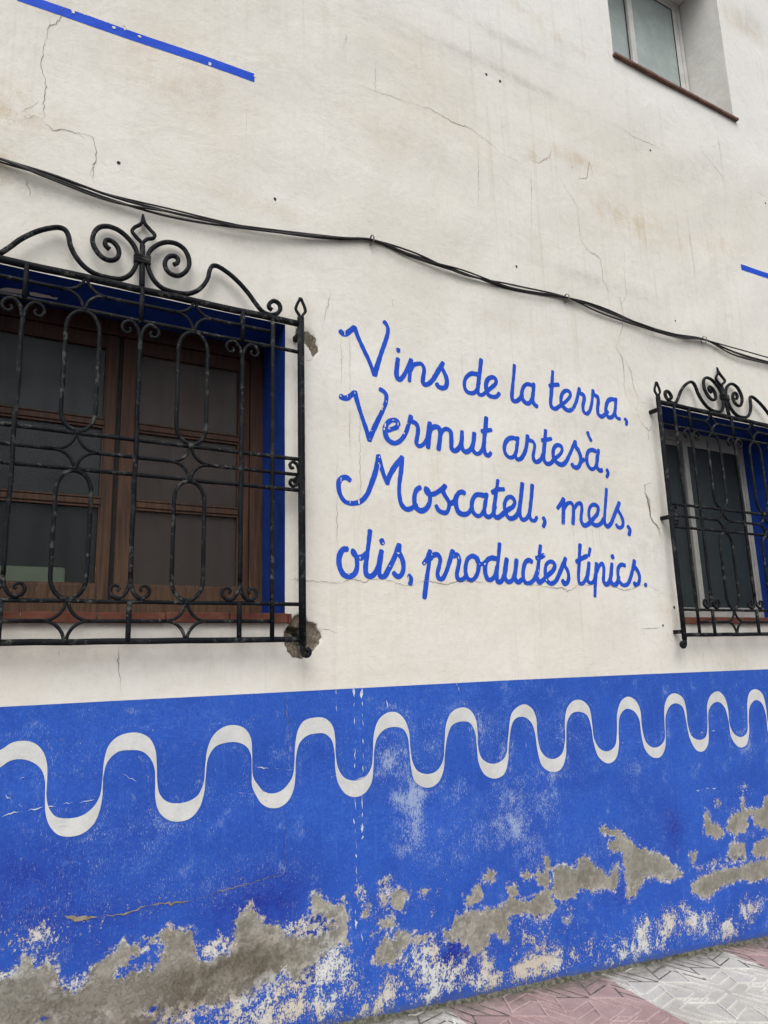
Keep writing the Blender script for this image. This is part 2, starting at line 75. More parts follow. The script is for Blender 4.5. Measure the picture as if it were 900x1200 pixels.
 'wave_lo': [(0.0931,1.0366),(0.1462,1.0531),(0.1771,1.073),(0.2142,1.0757),(0.253,1.0613),(0.2833,1.0334),(0.2983,0.9919),(0.3016,0.9367),(0.3071,0.8766),(0.3241,0.8303),(0.3549,0.7968),(0.3944,0.7856),(0.4385,0.7907),(0.4771,0.8209),(0.4953,0.8643),(0.503,0.9198),(0.5029,0.987),(0.518,1.043),(0.5535,1.0738),(0.596,1.0768),(0.6396,1.07),(0.6734,1.0434),(0.6937,1.0007),(0.6988,0.9465),(0.7021,0.8822),(0.7192,0.8326),(0.7534,0.7999),(0.7984,0.7879),(0.8436,0.7962),(0.8774,0.83),(0.8949,0.8827),(0.9005,0.9483),(0.9085,1.02),(0.9375,1.0626),(0.9797,1.0753),(1.0289,1.0738),(1.069,1.0557),(1.092,1.0215),(1.0976,0.952),(1.1006,0.8889),(1.1225,0.8445),(1.1412,0.8174),(1.1719,0.7972),(1.219,0.7917),(1.26,0.8112),(1.2878,0.8569),(1.2964,0.9115),(1.2995,0.9857),(1.3168,1.0471),(1.3527,1.0761),(1.3963,1.0832),(1.4402,1.0788),(1.4725,1.0506),(1.4865,0.9953),(1.4897,0.9182),(1.5036,0.8595),(1.54,0.8113),(1.5848,0.7937),(1.6308,0.8015),(1.6707,0.8426),(1.6836,0.9132),(1.6889,0.9853),(1.7081,1.0438),(1.7493,1.0772),(1.7984,1.0847),(1.8474,1.0719),(1.8725,1.0317),(1.8797,0.9629),(1.8868,0.8945),(1.9041,0.8322),(1.9447,0.8012),(1.9951,0.7919),(2.0425,0.8116),(2.0731,0.8636),(2.0846,0.946),(2.1029,1.0219),(2.1325,1.0696),(2.1877,1.0847),(2.2422,1.074),(2.2705,1.0243),(2.2773,0.9589),(2.285,0.8794),(2.3181,0.8194),(2.3822,0.7945),(2.4409,0.8119),(2.4687,0.8704),(2.4815,0.9576),(2.5137,1.061),(2.5469,1.0826),(2.5995,1.0794),(2.6435,1.0448),(2.662,0.9877),(2.6698,0.9078),(2.6946,0.8269),(2.7564,0.7913),(2.8234,0.7993),(2.8633,0.8598),(2.8779,0.956),(2.8933,1.0369),(2.9323,1.0792),(2.9913,1.0858),(3.0475,1.0607),(3.0691,1.0005),(3.0782,0.9162),(3.1049,0.8393),(3.1719,0.7969),(3.2355,0.8164),(3.2692,0.8847),(3.2802,0.9693),(3.3028,1.0455),(3.3583,1.0806),(3.4206,1.0648),(3.4558,1.0187),(3.4603,0.922),(3.4802,0.8421),(3.5393,0.7971),(3.6059,0.7967),(3.6513,0.8459),(3.6691,0.9426),(3.6843,1.0227),(3.7318,1.0782),(3.7898,1.0899),(3.8422,1.0631),(3.8605,0.9846),(3.8776,0.8826),(3.9277,0.8057),(3.9898,0.7952),(4.0437,0.8333),(4.0679,0.934),(4.0848,1.0272),(4.1384,1.0719),(4.2001,1.0744),(4.2457,1.0373),(4.2649,0.9593),(4.2724,0.8536),(4.3323,0.7919),(4.4068,0.7995),(4.4502,0.8697),(4.4669,0.9662),(4.4939,1.0337),(4.5609,1.07),(4.6228,1.0468),(4.6522,0.965),(4.6552,0.8552),(4.7278,0.8003),(4.8171,0.8438),(4.8773,0.9823),(4.9337,1.0411),(4.9981,1.0545)],
 'cement': [[(0.1584,0.3721),(0.1949,0.3465),(0.232,0.3612),(0.2454,0.3836),(0.2683,0.4),(0.2895,0.3987),(0.3037,0.3654),(0.3219,0.3677),(0.3395,0.3812),(0.3562,0.3606),(0.3835,0.3181),(0.3976,0.2905),(0.4372,0.2573),(0.4616,0.2766),(0.487,0.2835),(0.4828,0.3031),(0.4914,0.3263),(0.5238,0.3322),(0.5457,0.3594),(0.5821,0.3682),(0.5946,0.3915),(0.6224,0.3796),(0.6297,0.3684),(0.657,0.3761),(0.6658,0.3613),(0.6654,0.3354),(0.638,0.3312),(0.6178,0.3256),(0.612,0.3012),(0.5781,0.305),(0.5754,0.2897),(0.5898,0.2676),(0.6199,0.2739),(0.6329,0.2872),(0.6746,0.2752),(0.7017,0.2955),(0.7096,0.2691),(0.73,0.2896),(0.7434,0.3131),(0.7529,0.3508),(0.7272,0.3723),(0.6888,0.3634),(0.6845,0.3839),(0.7267,0.389),(0.7653,0.4117),(0.7697,0.3875),(0.7986,0.3921),(0.828,0.3886),(0.858,0.3708),(0.8624,0.3429),(0.8816,0.3189),(0.8749,0.2865),(0.898,0.255),(0.9581,0.2663),(1.0197,0.271),(1.035,0.2956),(1.0306,0.3311),(1.0417,0.3849),(1.0731,0.4287),(1.1053,0.4267),(1.1219,0.3846),(1.1383,0.3638),(1.196,0.3354),(1.2377,0.3204),(1.2545,0.2885),(1.2714,0.2853),(1.2885,0.3037),(1.34,0.2941),(1.3665,0.3406),(1.3717,0.4214),(1.3896,0.4409),(1.4203,0.3982),(1.501,0.3542),(1.5374,0.3327),(1.5352,0.2276),(1.5526,0.1794),(1.5075,0.2105),(1.4533,0.199),(1.4085,0.1642),(1.3908,0.1389),(1.3815,0.0833),(1.2961,0.0948),(1.2711,0.1496),(1.2377,0.1708),(1.1965,0.1234),(1.116,0.0998),(1.0767,0.0814),(1.0376,0.097),(0.9612,0.0943),(0.8575,0.0985),(0.7865,0.0701),(0.7531,0.0148),(0.1735,0.1595)],[(1.7057,0.4125),(1.7209,0.4298),(1.7454,0.4259),(1.7544,0.4006),(1.739,0.3834),(1.7146,0.3874)],[(1.763,0.3636),(1.7883,0.3753),(1.8181,0.3664),(1.8577,0.3439),(1.8364,0.3196),(1.8248,0.2819),(1.7953,0.295),(1.7655,0.2924),(1.76,0.3326)],[(1.7301,0.2637),(1.7498,0.2679),(1.7784,0.2393),(1.7725,0.2131),(1.7336,0.2204),(1.7246,0.2453)],[(1.6963,0.2698),(1.7155,0.2624),(1.7142,0.2241),(1.6932,0.2318)],[(1.6169,0.334),(1.6404,0.326),(1.6442,0.2907),(1.6203,0.2836)],[(1.7092,0.3687),(1.7384,0.3638),(1.7375,0.3365),(1.7176,0.3281)],[(1.9194,0.3457),(1.9561,0.3518),(1.9394,0.3302),(1.924,0.3328)],[(1.5153,0.3859),(1.5338,0.3865),(1.5333,0.36),(1.5195,0.3623)],[(1.658,0.1057),(1.6773,0.1168),(1.6739,0.163),(1.7125,0.1706),(1.723,0.1955),(1.7414,0.165),(1.771,0.1708),(1.7819,0.1997),(1.8115,0.198),(1.8507,0.175),(1.9111,0.1635),(1.9673,0.1528),(1.9299,0.1283),(1.8992,0.1265),(1.8494,0.144),(1.7981,0.1077),(1.7772,0.0736),(1.7096,0.08)],[(2.0353,0.1479),(2.0785,0.1559),(2.1031,0.2083),(2.2026,0.2153),(2.3033,0.1992),(2.3843,0.196),(2.4225,0.2322),(2.4152,0.2895),(2.4687,0.2852),(2.4777,0.2489),(2.4582,0.2305),(2.492,0.2031),(2.5524,0.1971),(2.6161,0.2171),(2.6803,0.2286),(2.6321,0.2543),(2.5999,0.3128),(2.6275,0.3398),(2.6495,0.305),(2.6725,0.3465),(2.6596,0.3845),(2.689,0.3848),(2.7041,0.3417),(2.6925,0.2894),(2.6928,0.2266),(2.701,0.1806),(2.7344,0.1304),(2.6693,0.1154),(2.5802,0.0966),(2.5591,0.1351),(2.4996,0.15),(2.4278,0.15),(2.407,0.1113),(2.4017,0.0449),(2.3727,0.0463),(2.347,0.0889),(2.2961,0.0985),(2.2814,0.0517),(2.2452,0.0178),(2.1793,0.027),(2.1767,0.0721),(2.1386,0.0756),(2.1188,0.1077),(2.0542,0.1041)],[(2.2804,0.3625),(2.3045,0.3776),(2.3495,0.356),(2.3297,0.3248),(2.3062,0.32),(2.2849,0.3447)],[(2.5214,0.3338),(2.5525,0.3379),(2.5815,0.3156),(2.5669,0.2914),(2.5365,0.2962)],[(2.1625,0.2846),(2.2069,0.2813),(2.2439,0.33),(2.2639,0.2886),(2.2551,0.2438),(2.2039,0.2359),(2.1657,0.2467)],[(2.7277,0.32),(2.7551,0.3341),(2.8318,0.3134),(2.8824,0.2872),(2.9161,0.3471),(2.9501,0.3469),(3.0074,0.3056),(3.0246,0.2748),(3.0716,0.2582),(3.1085,0.2147),(3.1318,0.23),(3.1743,0.2807),(3.1919,0.2493),(3.1833,0.1839),(3.1573,0.1502),(3.0466,0.1684),(2.9643,0.1727),(2.8993,0.1972),(2.8565,0.1724),(2.802,0.1563),(2.7508,0.165),(2.7091,0.1971),(2.7161,0.2676)],[(2.7612,0.0768),(2.8255,0.0696),(2.8172,0.0532),(2.7661,0.0626)],[(3.0841,0.4761),(3.1144,0.4669),(3.1762,0.4536),(3.2303,0.4358),(3.2427,0.4073),(3.296,0.3785),(3.3476,0.3335),(3.4591,0.2904),(3.4854,0.2944),(3.5732,0.2464),(3.5946,0.2156),(3.6429,0.1862),(3.6897,0.1457),(3.6161,0.1296),(3.5294,0.1325),(3.45,0.1721),(3.3999,0.1746),(3.3451,0.1406),(3.2992,0.1058),(3.2397,0.0844),(3.2299,0.1069),(3.2463,0.1566),(3.2341,0.2218),(3.2373,0.3062),(3.2178,0.341),(3.1459,0.3406),(3.1259,0.3698),(3.1447,0.3937),(3.2016,0.402),(3.1266,0.4387),(3.0809,0.45)],[(3.7606,0.0844),(3.807,0.0882),(3.8849,0.1097),(4.0582,0.1174),(4.1731,0.0999),(4.2362,0.1139),(4.4845,0.1071),(4.6143,0.1065),(4.5899,-0.0003),(4.3775,0.0031),(4.2557,0.0107),(4.1812,0.0401),(4.1392,0.0293),(4.0224,0.0309),(3.9605,0.0068),(3.8889,-0.024),(3.8106,0.0038),(3.7532,0.0411)],[(4.0943,0.1527),(4.116,0.214),(4.1614,0.2432),(4.2708,0.2341),(4.2701,0.1803),(4.2496,0.1297)],[(3.9185,0.3288),(3.9456,0.4483),(3.9702,0.4572),(3.9832,0.3907),(4.0549,0.3581),(4.0905,0.3179),(4.0727,0.2966),(4.0223,0.2881),(3.9613,0.3231)],[(4.1162,0.3384),(4.2033,0.4055),(4.2767,0.415),(4.3025,0.4919),(4.3289,0.4889),(4.3093,0.4234),(4.4219,0.4102),(4.5068,0.4066),(4.5201,0.4679),(4.552,0.4644),(4.6868,0.4239),(4.6446,0.2392),(4.5211,0.274),(4.4623,0.3001),(4.3926,0.3213),(4.3937,0.3765),(4.3426,0.3827),(4.3214,0.3303),(4.3028,0.2901),(4.1905,0.2893)],[(4.3401,0.1703),(4.3803,0.213),(4.4676,0.2256),(4.6418,0.227),(4.6171,0.1185),(4.4465,0.1284),(4.3541,0.1382)],[(3.7725,0.2399),(3.8252,0.246),(3.8299,0.2203),(3.7953,0.18),(3.7793,0.1937)],[(4.055,0.4951),(4.0908,0.4971),(4.0819,0.4705),(4.0568,0.4733)]],
 'damp': [(1.0166,0.2117,0.28,0.07,1),(1.1231,0.2207,0.1,0.06,1),(0.8648,0.1689,0.12,0.08,0.7),(0.3649,0.2115,0.2,0.12,0.6),(0.7219,0.1141,0.3,0.06,0.6),(0.2488,0.3319,0.1,0.07,-0.5),(1.2335,0.246,0.12,0.08,0.3),(2.5781,0.1753,0.1,0.05,0.4),(2.9644,0.2328,0.12,0.05,0.5),(3.4844,0.1949,0.1,0.05,0.3),(3.977,0.0491,0.15,0.05,0.4)],
 'peel': [(1.2335,0.0718,0.3,0.1,0.85),(1.1245,0.0195,0.4,0.08,0.9),(0.8183,0.077,0.25,0.05,0.7),(1.2715,0.3033,0.12,0.05,0.8),(1.408,0.3009,0.1,0.06,0.9),(1.4858,0.13,0.1,0.12,0.8),(1.4242,0.0131,0.12,0.16,0.55),(1.6665,0.3505,0.13,0.09,0.6),(1.6758,0.2274,0.06,0.06,0.6),(1.8688,0.0682,0.14,0.12,0.95),(1.8414,-0.0469,0.2,0.07,1.1),(1.9326,-0.0323,0.12,0.1,1.0),(1.6036,-0.093,0.14,0.05,0.8),(2.1945,-0.0347,0.13,0.08,1.25),(2.3665,-0.1077,0.2,0.05,1.0),(2.5373,0.0272,0.16,0.1,0.75),(2.6352,-0.1077,0.22,0.07,0.95),(2.9272,-0.0881,0.25,0.12,0.8),(3.3671,-0.1326,0.2,0.1,0.95),(3.4443,-0.0701,0.16,0.08,0.95),(3.6473,-0.1206,0.5,0.12,0.35),(3.1644,-0.1761,0.1,0.04,0.6),(3.793,-0.1252,0.16,0.07,0.95),(4.044,-0.2171,0.18,0.06,1.15),(4.2643,-0.1262,0.16,0.08,1.0),(3.6651,-0.0129,0.06,0.04,0.8),(4.1297,0.4352,0.1,0.07,0.7),(4.3168,0.5392,0.08,0.05,0.8),(4.0367,0.1575,0.25,0.03,1.0),(3.4778,0.1515,0.12,0.03,0.7),(3.2723,0.1409,0.06,0.03,0.7),(2.6002,0.1125,0.1,0.04,0.7),(4.0737,0.1425,0.3,0.03,0.6),(0.9463,0.2874,0.08,0.04,0.9),(0.9734,0.3128,0.08,0.05,0.7),(0.4169,0.2817,0.08,0.03,0.9),(0.2071,0.3596,0.05,0.02,1.0),(0.3637,0.376,0.03,0.05,0.6),(0.2672,0.4642,0.15,0.06,0.45),(0.65,0.3758,0.04,0.02,0.5),(0.7212,0.1343,0.06,0.02,0.9),(0.3386,0.1908,0.06,0.02,0.9),(0.5385,0.1572,0.05,0.02,0.7),(1.5948,0.3974,0.05,0.06,0.7),(1.7469,0.3971,0.06,0.05,0.7),(2.0331,0.1062,0.1,0.06,0.5),(2.83,0.1114,0.08,0.03,0.7),(3.0106,0.1004,0.05,0.02,0.8),(4.2625,0.2708,0.2,0.04,0.6),(0.3503,0.4622,0.3,0.1,0.32),(0.7087,0.4989,0.5,0.15,0.26),(1.9477,0.2844,0.4,0.2,0.22)],
 'chalk': [(1.8944,0.6614,0.07,0.16,1.0),(1.8656,0.7591,0.1,0.05,0.8),(1.8212,0.5779,0.05,0.12,0.7),(1.7891,0.957,0.08,0.08,0.9),(1.7635,0.8831,0.09,0.08,0.8),(1.8531,0.7984,0.1,0.06,0.6),(1.9819,1.0,0.08,0.1,0.6),(2.1903,1.107,0.18,0.1,0.4),(2.3739,1.0538,0.12,0.12,0.5),(2.4466,0.9225,0.06,0.06,0.5),(2.2606,0.5769,0.25,0.12,0.55),(2.4754,0.5898,0.12,0.2,0.7),(2.1684,0.7454,0.1,0.08,0.6),(2.5932,0.658,0.2,0.2,0.55),(2.6274,0.4072,0.1,0.1,0.5),(2.9134,0.8844,0.15,0.2,0.45),(3.3568,0.7553,0.1,0.15,0.5),(3.0454,0.3901,0.25,0.1,0.35),(2.7449,0.7259,0.1,0.15,0.5),(4.4485,0.7591,0.12,0.1,0.4),(0.6503,0.7835,0.15,0.08,0.35),(0.392,1.0131,0.12,0.12,0.3),(0.6366,0.7235,0.2,0.1,0.3),(1.0257,0.8518,0.08,0.06,0.35),(0.2601,0.5766,0.3,0.15,0.3),(0.772,0.5492,0.4,0.1,0.2),(1.1209,0.5248,0.3,0.1,0.25),(2.7467,1.0514,0.15,0.06,0.35),(3.6679,0.92,0.1,0.05,0.3),(1.844,1.1674,0.1,0.05,0.4),(2.1015,0.4637,0.3,0.1,0.3),(3.5246,0.4606,0.3,0.15,0.25),(4.3836,0.8692,0.1,0.15,0.3),(4.1162,-0.2537,0.3,0.05,0.35),(3.6332,-0.2056,0.3,0.03,0.35)],
 'deep': [(1.0494,0.4082,0.2,0.12,0.8),(1.2336,0.4409,0.2,0.15,0.6),(2.1263,0.0518,0.15,0.1,1),(2.0518,0.013,0.08,0.1,0.9),(3.6592,0.3975,0.1,0.15,0.8),(0.2169,0.6119,0.3,0.2,0.5),(3.2024,0.1096,0.1,0.06,0.6),(0.5245,0.458,0.2,0.12,0.4),(3.9223,0.1745,0.1,0.06,0.5),(0.2844,0.6289,0.2,0.2,0.4),(0.8606,1.052,0.5,0.2,0.15)],
 'stain': [(-0.0231,3.7458,0.2,0.12,1.0),(-0.0209,3.4793,0.12,0.08,1.2),(0.1596,4.3554,0.08,0.05,0.5),(2.111,4.9844,0.25,0.25,0.35),(1.854,4.3565,0.35,0.2,0.4),(2.2151,4.6112,0.2,0.1,0.6),(2.5241,4.4911,0.2,0.1,0.3),(3.3233,4.6848,0.3,0.06,1.0),(2.9408,4.5806,0.1,0.06,0.7),(4.0233,4.346,0.5,0.15,0.7),(3.687,4.3785,0.3,0.12,0.5),(4.8991,4.4556,0.25,0.1,0.7),(1.1429,3.6454,0.4,0.04,0.5),(0.6194,4.2639,0.25,0.2,0.45),(0.8297,4.1597,0.3,0.25,0.3),(1.3015,3.0803,0.08,0.12,0.9),(3.6984,2.9529,0.08,0.12,0.8),(5.5872,6.8173,0.4,0.1,1.0),(3.0411,5.7124,0.3,0.08,0.5),(3.3425,5.6097,0.3,0.05,0.6),(2.6988,3.3373,0.3,0.05,0.4),(3.8172,1.6262,0.12,0.1,0.7),(3.8806,2.284,0.12,0.15,0.6),(1.2338,2.0814,0.04,0.4,0.3),(0.2934,1.4422,0.4,0.04,0.4),(1.5283,1.3376,0.6,0.03,0.2),(4.2202,1.356,0.3,0.04,0.5),(0.0312,2.9468,0.4,0.06,0.6),(0.7355,3.0382,0.1,0.06,0.3),(2.9393,3.0554,1.0,0.1,0.1)],
 'grey': [(3.4556,3.8049,0.6,0.05,0.5),(1.1,3.3977,0.8,0.05,0.4),(0.0481,3.4019,0.5,0.05,0.6),(3.2593,2.7755,0.4,0.1,0.35),(3.2673,2.237,0.3,0.15,0.4),(3.144,2.3845,0.3,0.15,0.3),(2.1364,4.2359,0.3,0.1,0.2),(3.6869,2.0505,0.3,0.2,0.5),(4.3818,1.2978,0.3,0.06,0.5),(3.9823,3.4888,0.2,0.15,0.5),(2.4341,5.13,0.6,0.03,0.6),(3.1367,5.1087,0.5,0.03,0.6),(1.8768,5.0558,0.4,0.03,0.6),(4.4934,4.9888,0.8,0.2,0.3),(1.3324,4.6336,0.8,0.3,0.15),(5.7218,6.8812,0.3,0.15,0.6),(2.794,5.3913,0.5,0.05,0.6),(0.129,4.2715,0.2,0.08,0.3)],
 'holes': [(1.1995,3.697),(2.6289,5.045),(2.7388,5.0408),(4.148,5.0417),(2.7642,3.7314),(4.2015,3.6887),(5.5329,5.0402),(0.4456,3.6407),(3.7364,1.5578),(3.8595,1.6691)],
 'cracks': [(2.2,'dark',[(0.1924,4.3762),(0.1729,4.3296),(0.166,4.2833),(0.1493,4.2448),(0.1204,4.2106),(0.117,4.1573),(0.107,4.0932),(0.1026,4.0145),(0.1091,3.9822),(0.1248,3.9481),(0.1303,3.8864),(0.1241,3.8377),(0.1308,3.7716),(0.1269,3.7302)]),(1.6,'dark',[(0.1413,4.3019),(0.1254,4.2516),(0.1204,4.2106)]),(1.4,'dark',[(0.1114,3.8383),(0.0805,3.7858),(0.0389,3.7444)]),(1.6,'dark',[(0.1258,3.7491),(0.0921,3.7427),(0.0412,3.7083)]),(1.6,'dark',[(0.1287,3.7309),(0.1709,3.7072),(0.2023,3.7191),(0.2298,3.7238),(0.2581,3.7172),(0.2766,3.7241),(0.3059,3.7061)]),(1.4,'dark',[(0.2523,3.7381),(0.2763,3.7298),(0.3334,3.7279),(0.3448,3.6914),(0.3481,3.6231),(0.3425,3.5809),(0.3442,3.5073),(0.3739,3.483)]),(1.4,'dark',[(0.3533,3.6134),(0.3321,3.5602),(0.3343,3.5154)]),(1.6,'dark',[(0.0779,3.4348),(0.0946,3.3915),(0.0972,3.3492)]),(1.8,'dark',[(1.65,4.5617),(1.7591,4.5794),(1.9184,4.5884),(2.0344,4.5934),(2.1745,4.6107),(2.2554,4.5976),(2.3375,4.5802),(2.4656,4.5894),(2.5937,4.5469),(2.7017,4.4949),(2.8845,4.4776)]),(1.5,'dark',[(1.6302,4.9005),(1.6196,4.8196),(1.5916,4.7597)]),(1.6,'rust',[(2.9125,4.5289),(3.0083,4.5312),(3.1135,4.6105),(3.1468,4.6973)]),(1.6,'dark',[(3.1231,4.5819),(3.1882,4.4876),(3.2549,4.4037),(3.3341,4.3125),(3.3287,4.0804),(3.3782,4.0217),(3.5032,3.9829),(3.5093,3.8184),(3.5528,3.7466),(3.657,3.7302),(3.6678,3.6087),(3.6525,3.5336),(3.5857,3.3882),(3.6127,3.2935),(3.6221,3.2256)]),(1.3,'dark',[(3.7518,4.1361),(3.7194,3.9558),(3.7157,3.765),(3.6652,3.6906)]),(1.2,'dark',[(4.7389,5.4549),(4.7552,5.2559),(4.9884,5.1074),(4.9823,4.9271),(4.9215,4.6088)]),(1.2,'dark',[(4.984,5.6543),(5.0003,5.3965),(5.0021,5.0864)]),(1.0,'dark',[(4.4636,4.8086),(4.4806,4.5271),(4.4807,4.1536),(4.4725,3.8332)]),(1.2,'dark',[(5.3914,5.1112),(5.5823,5.1065)]),(1.5,'dark',[(3.7398,5.1211),(3.9828,5.0956),(4.1953,5.1022),(4.3174,5.0858)]),(2.0,'rust',[(3.3087,4.6688),(3.3282,4.6104),(3.2616,4.5874)]),(2.0,'rust',[(3.3983,4.6566),(3.3721,4.5388),(3.4468,4.5748),(3.4835,4.7084),(3.5075,4.6393),(3.4787,4.5527)]),(1.7,'dark',[(3.5824,3.4076),(3.5667,3.3604),(3.6161,3.2968),(3.6219,3.1958),(3.6081,3.0923),(3.6228,3.0302),(3.6542,3.0065)]),(1.5,'dark',[(3.6349,3.293),(3.6916,3.2083),(3.6992,3.1221),(3.7379,3.0487),(3.7367,3.0123)]),(2.2,'dark',[(3.7338,3.0191),(3.6985,2.9489),(3.724,2.8811),(3.7677,2.8444),(3.8037,2.8207),(3.8479,2.8771),(3.8472,2.9132)]),(1.3,'dark',[(3.7327,3.0117),(3.8524,3.0158),(3.8708,3.004)]),(2.0,'dark',[(3.7936,2.8194),(3.783,2.7468)]),(3.0,'dark',[(3.8081,2.5138),(3.7753,2.4726),(3.7056,2.4471),(3.7054,2.4003),(3.737,2.3472),(3.7399,2.2778)]),(7.0,'dark',[(3.6974,2.3903),(3.7289,2.3372),(3.7339,2.282),(3.735,2.2451),(3.7553,2.2051),(3.7977,2.1803),(3.8021,2.1391),(3.8024,2.1069)]),(1.5,'dark',[(3.6502,1.7996),(3.7103,1.7747),(3.7842,1.7496),(3.8208,1.7325)]),(1.4,'dark',[(3.5377,1.5393),(3.612,1.5391),(3.7271,1.5474)]),(1.3,'dark',[(3.7617,1.5212),(3.7807,1.4777),(3.8285,1.4512)]),(1.8,'dark',[(1.4045,1.7833),(1.4471,1.765),(1.5012,1.7587),(1.5565,1.7681),(1.6127,1.7798),(1.6693,1.7713),(1.71,1.7827),(1.7628,1.7894),(1.8216,1.7757),(1.8811,1.7565),(1.93,1.7578),(2.0058,1.7862),(2.0815,1.7777),(2.1456,1.7687),(2.2125,1.789),(2.2929,1.7891),(2.3475,1.7906),(2.4305,1.7874),(2.4857,1.772),(2.5438,1.7826)]),(1.8,'dark',[(2.4528,1.7816),(2.5243,1.7869),(2.6548,1.779),(2.76,1.7817),(2.8506,1.7664),(2.9297,1.7742),(2.967,1.7513),(3.0253,1.7706),(3.0769,1.796),(3.1591,1.792),(3.2622,1.8071),(3.329,1.7902),(3.4313,1.7677),(3.5047,1.782),(3.5804,1.803),(3.6725,1.7989),(3.7785,1.7494)]),(1.6,'dark',[(1.2649,1.7672),(1.3281,1.767),(1.3817,1.7656),(1.4471,1.7655),(1.4802,1.7614),(1.5363,1.768)]),(1.4,'dark',[(1.5043,3.268),(1.4898,3.1958),(1.4731,3.1447),(1.4591,3.0843),(1.4558,3.032),(1.4265,2.99)]),(1.8,'rust',[(1.3559,2.8524),(1.3789,2.8567),(1.4021,2.8812)]),(1.4,'dark',[(1.4227,1.5527),(1.5208,1.5278)]),(1.0,'dark',[(0.3174,1.4666),(0.3225,1.4413)]),(1.6,'dark',[(0.5416,1.477),(0.5368,1.4368),(0.5464,1.3634),(0.5561,1.2871)]),(0.9,'dark',[(1.8728,3.3076),(1.8707,3.2472)]),(0.9,'dark',[(1.5599,3.0435),(1.559,2.9871),(1.558,2.931),(1.5571,2.8753),(1.5562,2.82),(1.5553,2.765),(1.5544,2.7103),(1.5535,2.656)]),(0.9,'dark',[(1.6101,3.1015),(1.609,3.0444),(1.6079,2.9876),(1.6068,2.9312),(1.6057,2.8751),(1.6047,2.8194),(1.6036,2.764),(1.6025,2.709),(1.6015,2.6543),(1.6005,2.6),(1.5994,2.546),(1.5984,2.4923),(1.5974,2.439),(1.5964,2.386),(1.5953,2.3333)]),(0.9,'dark',[(1.662,2.7831),(1.6608,2.7276),(1.6595,2.6724),(1.6583,2.6175),(1.6571,2.563),(1.6559,2.5088),(1.6546,2.455),(1.6534,2.4015),(1.6522,2.3483),(1.6511,2.2955),(1.6499,2.2429),(1.6487,2.1907),(1.6475,2.1389),(1.6464,2.0873),(1.6452,2.0361),(1.6441,1.9851)]),(0.9,'dark',[(1.5254,2.4477),(1.5246,2.3951),(1.5239,2.3429),(1.5231,2.291),(1.5223,2.2394),(1.5215,2.1881),(1.5208,2.1372),(1.52,2.0865),(1.5193,2.0361),(1.5185,1.9861),(1.5178,1.9363),(1.517,1.8868)]),(0.9,'dark',[(1.8133,4.8503),(1.8113,4.7801),(1.8094,4.7103),(1.8075,4.6411),(1.8056,4.5724),(1.8037,4.5041)]),(0.9,'dark',[(2.5241,4.4911),(2.5193,4.4177),(2.5145,4.3448),(2.5098,4.2725),(2.5051,4.2008),(2.5005,4.1296),(2.4959,4.0589),(2.4913,3.9887)]),(0.9,'dark',[(2.9498,4.5212),(2.9431,4.4442),(2.9364,4.3678),(2.9298,4.292),(2.9233,4.2168),(2.9168,4.1422),(2.9103,4.0681),(2.9039,3.9947),(2.8976,3.9218),(2.8913,3.8495)]),(7,'cement',[(0.3913,0.5171),(0.4307,0.5011),(0.4831,0.4948),(0.5063,0.4919)]),(5,'cement',[(0.5063,0.4919),(0.5429,0.4938),(0.5976,0.484),(0.6318,0.4891),(0.6733,0.4984),(0.723,0.4978),(0.7737,0.4931),(0.8179,0.4882),(0.8587,0.495)]),(1.6,'dark',[(0.8549,0.4956),(0.9079,0.4908),(0.9537,0.5055),(1.0084,0.5071),(1.0482,0.5055),(1.1046,0.5129),(1.1705,0.5206),(1.2464,0.5234),(1.2524,0.582)]),(1.4,'dark',[(1.246,0.4867),(1.2528,0.5791),(1.2503,0.686),(1.2531,0.7576)]),(1.4,'dark',[(1.2538,1.2545),(1.2606,1.1268),(1.2646,1.0386)])],
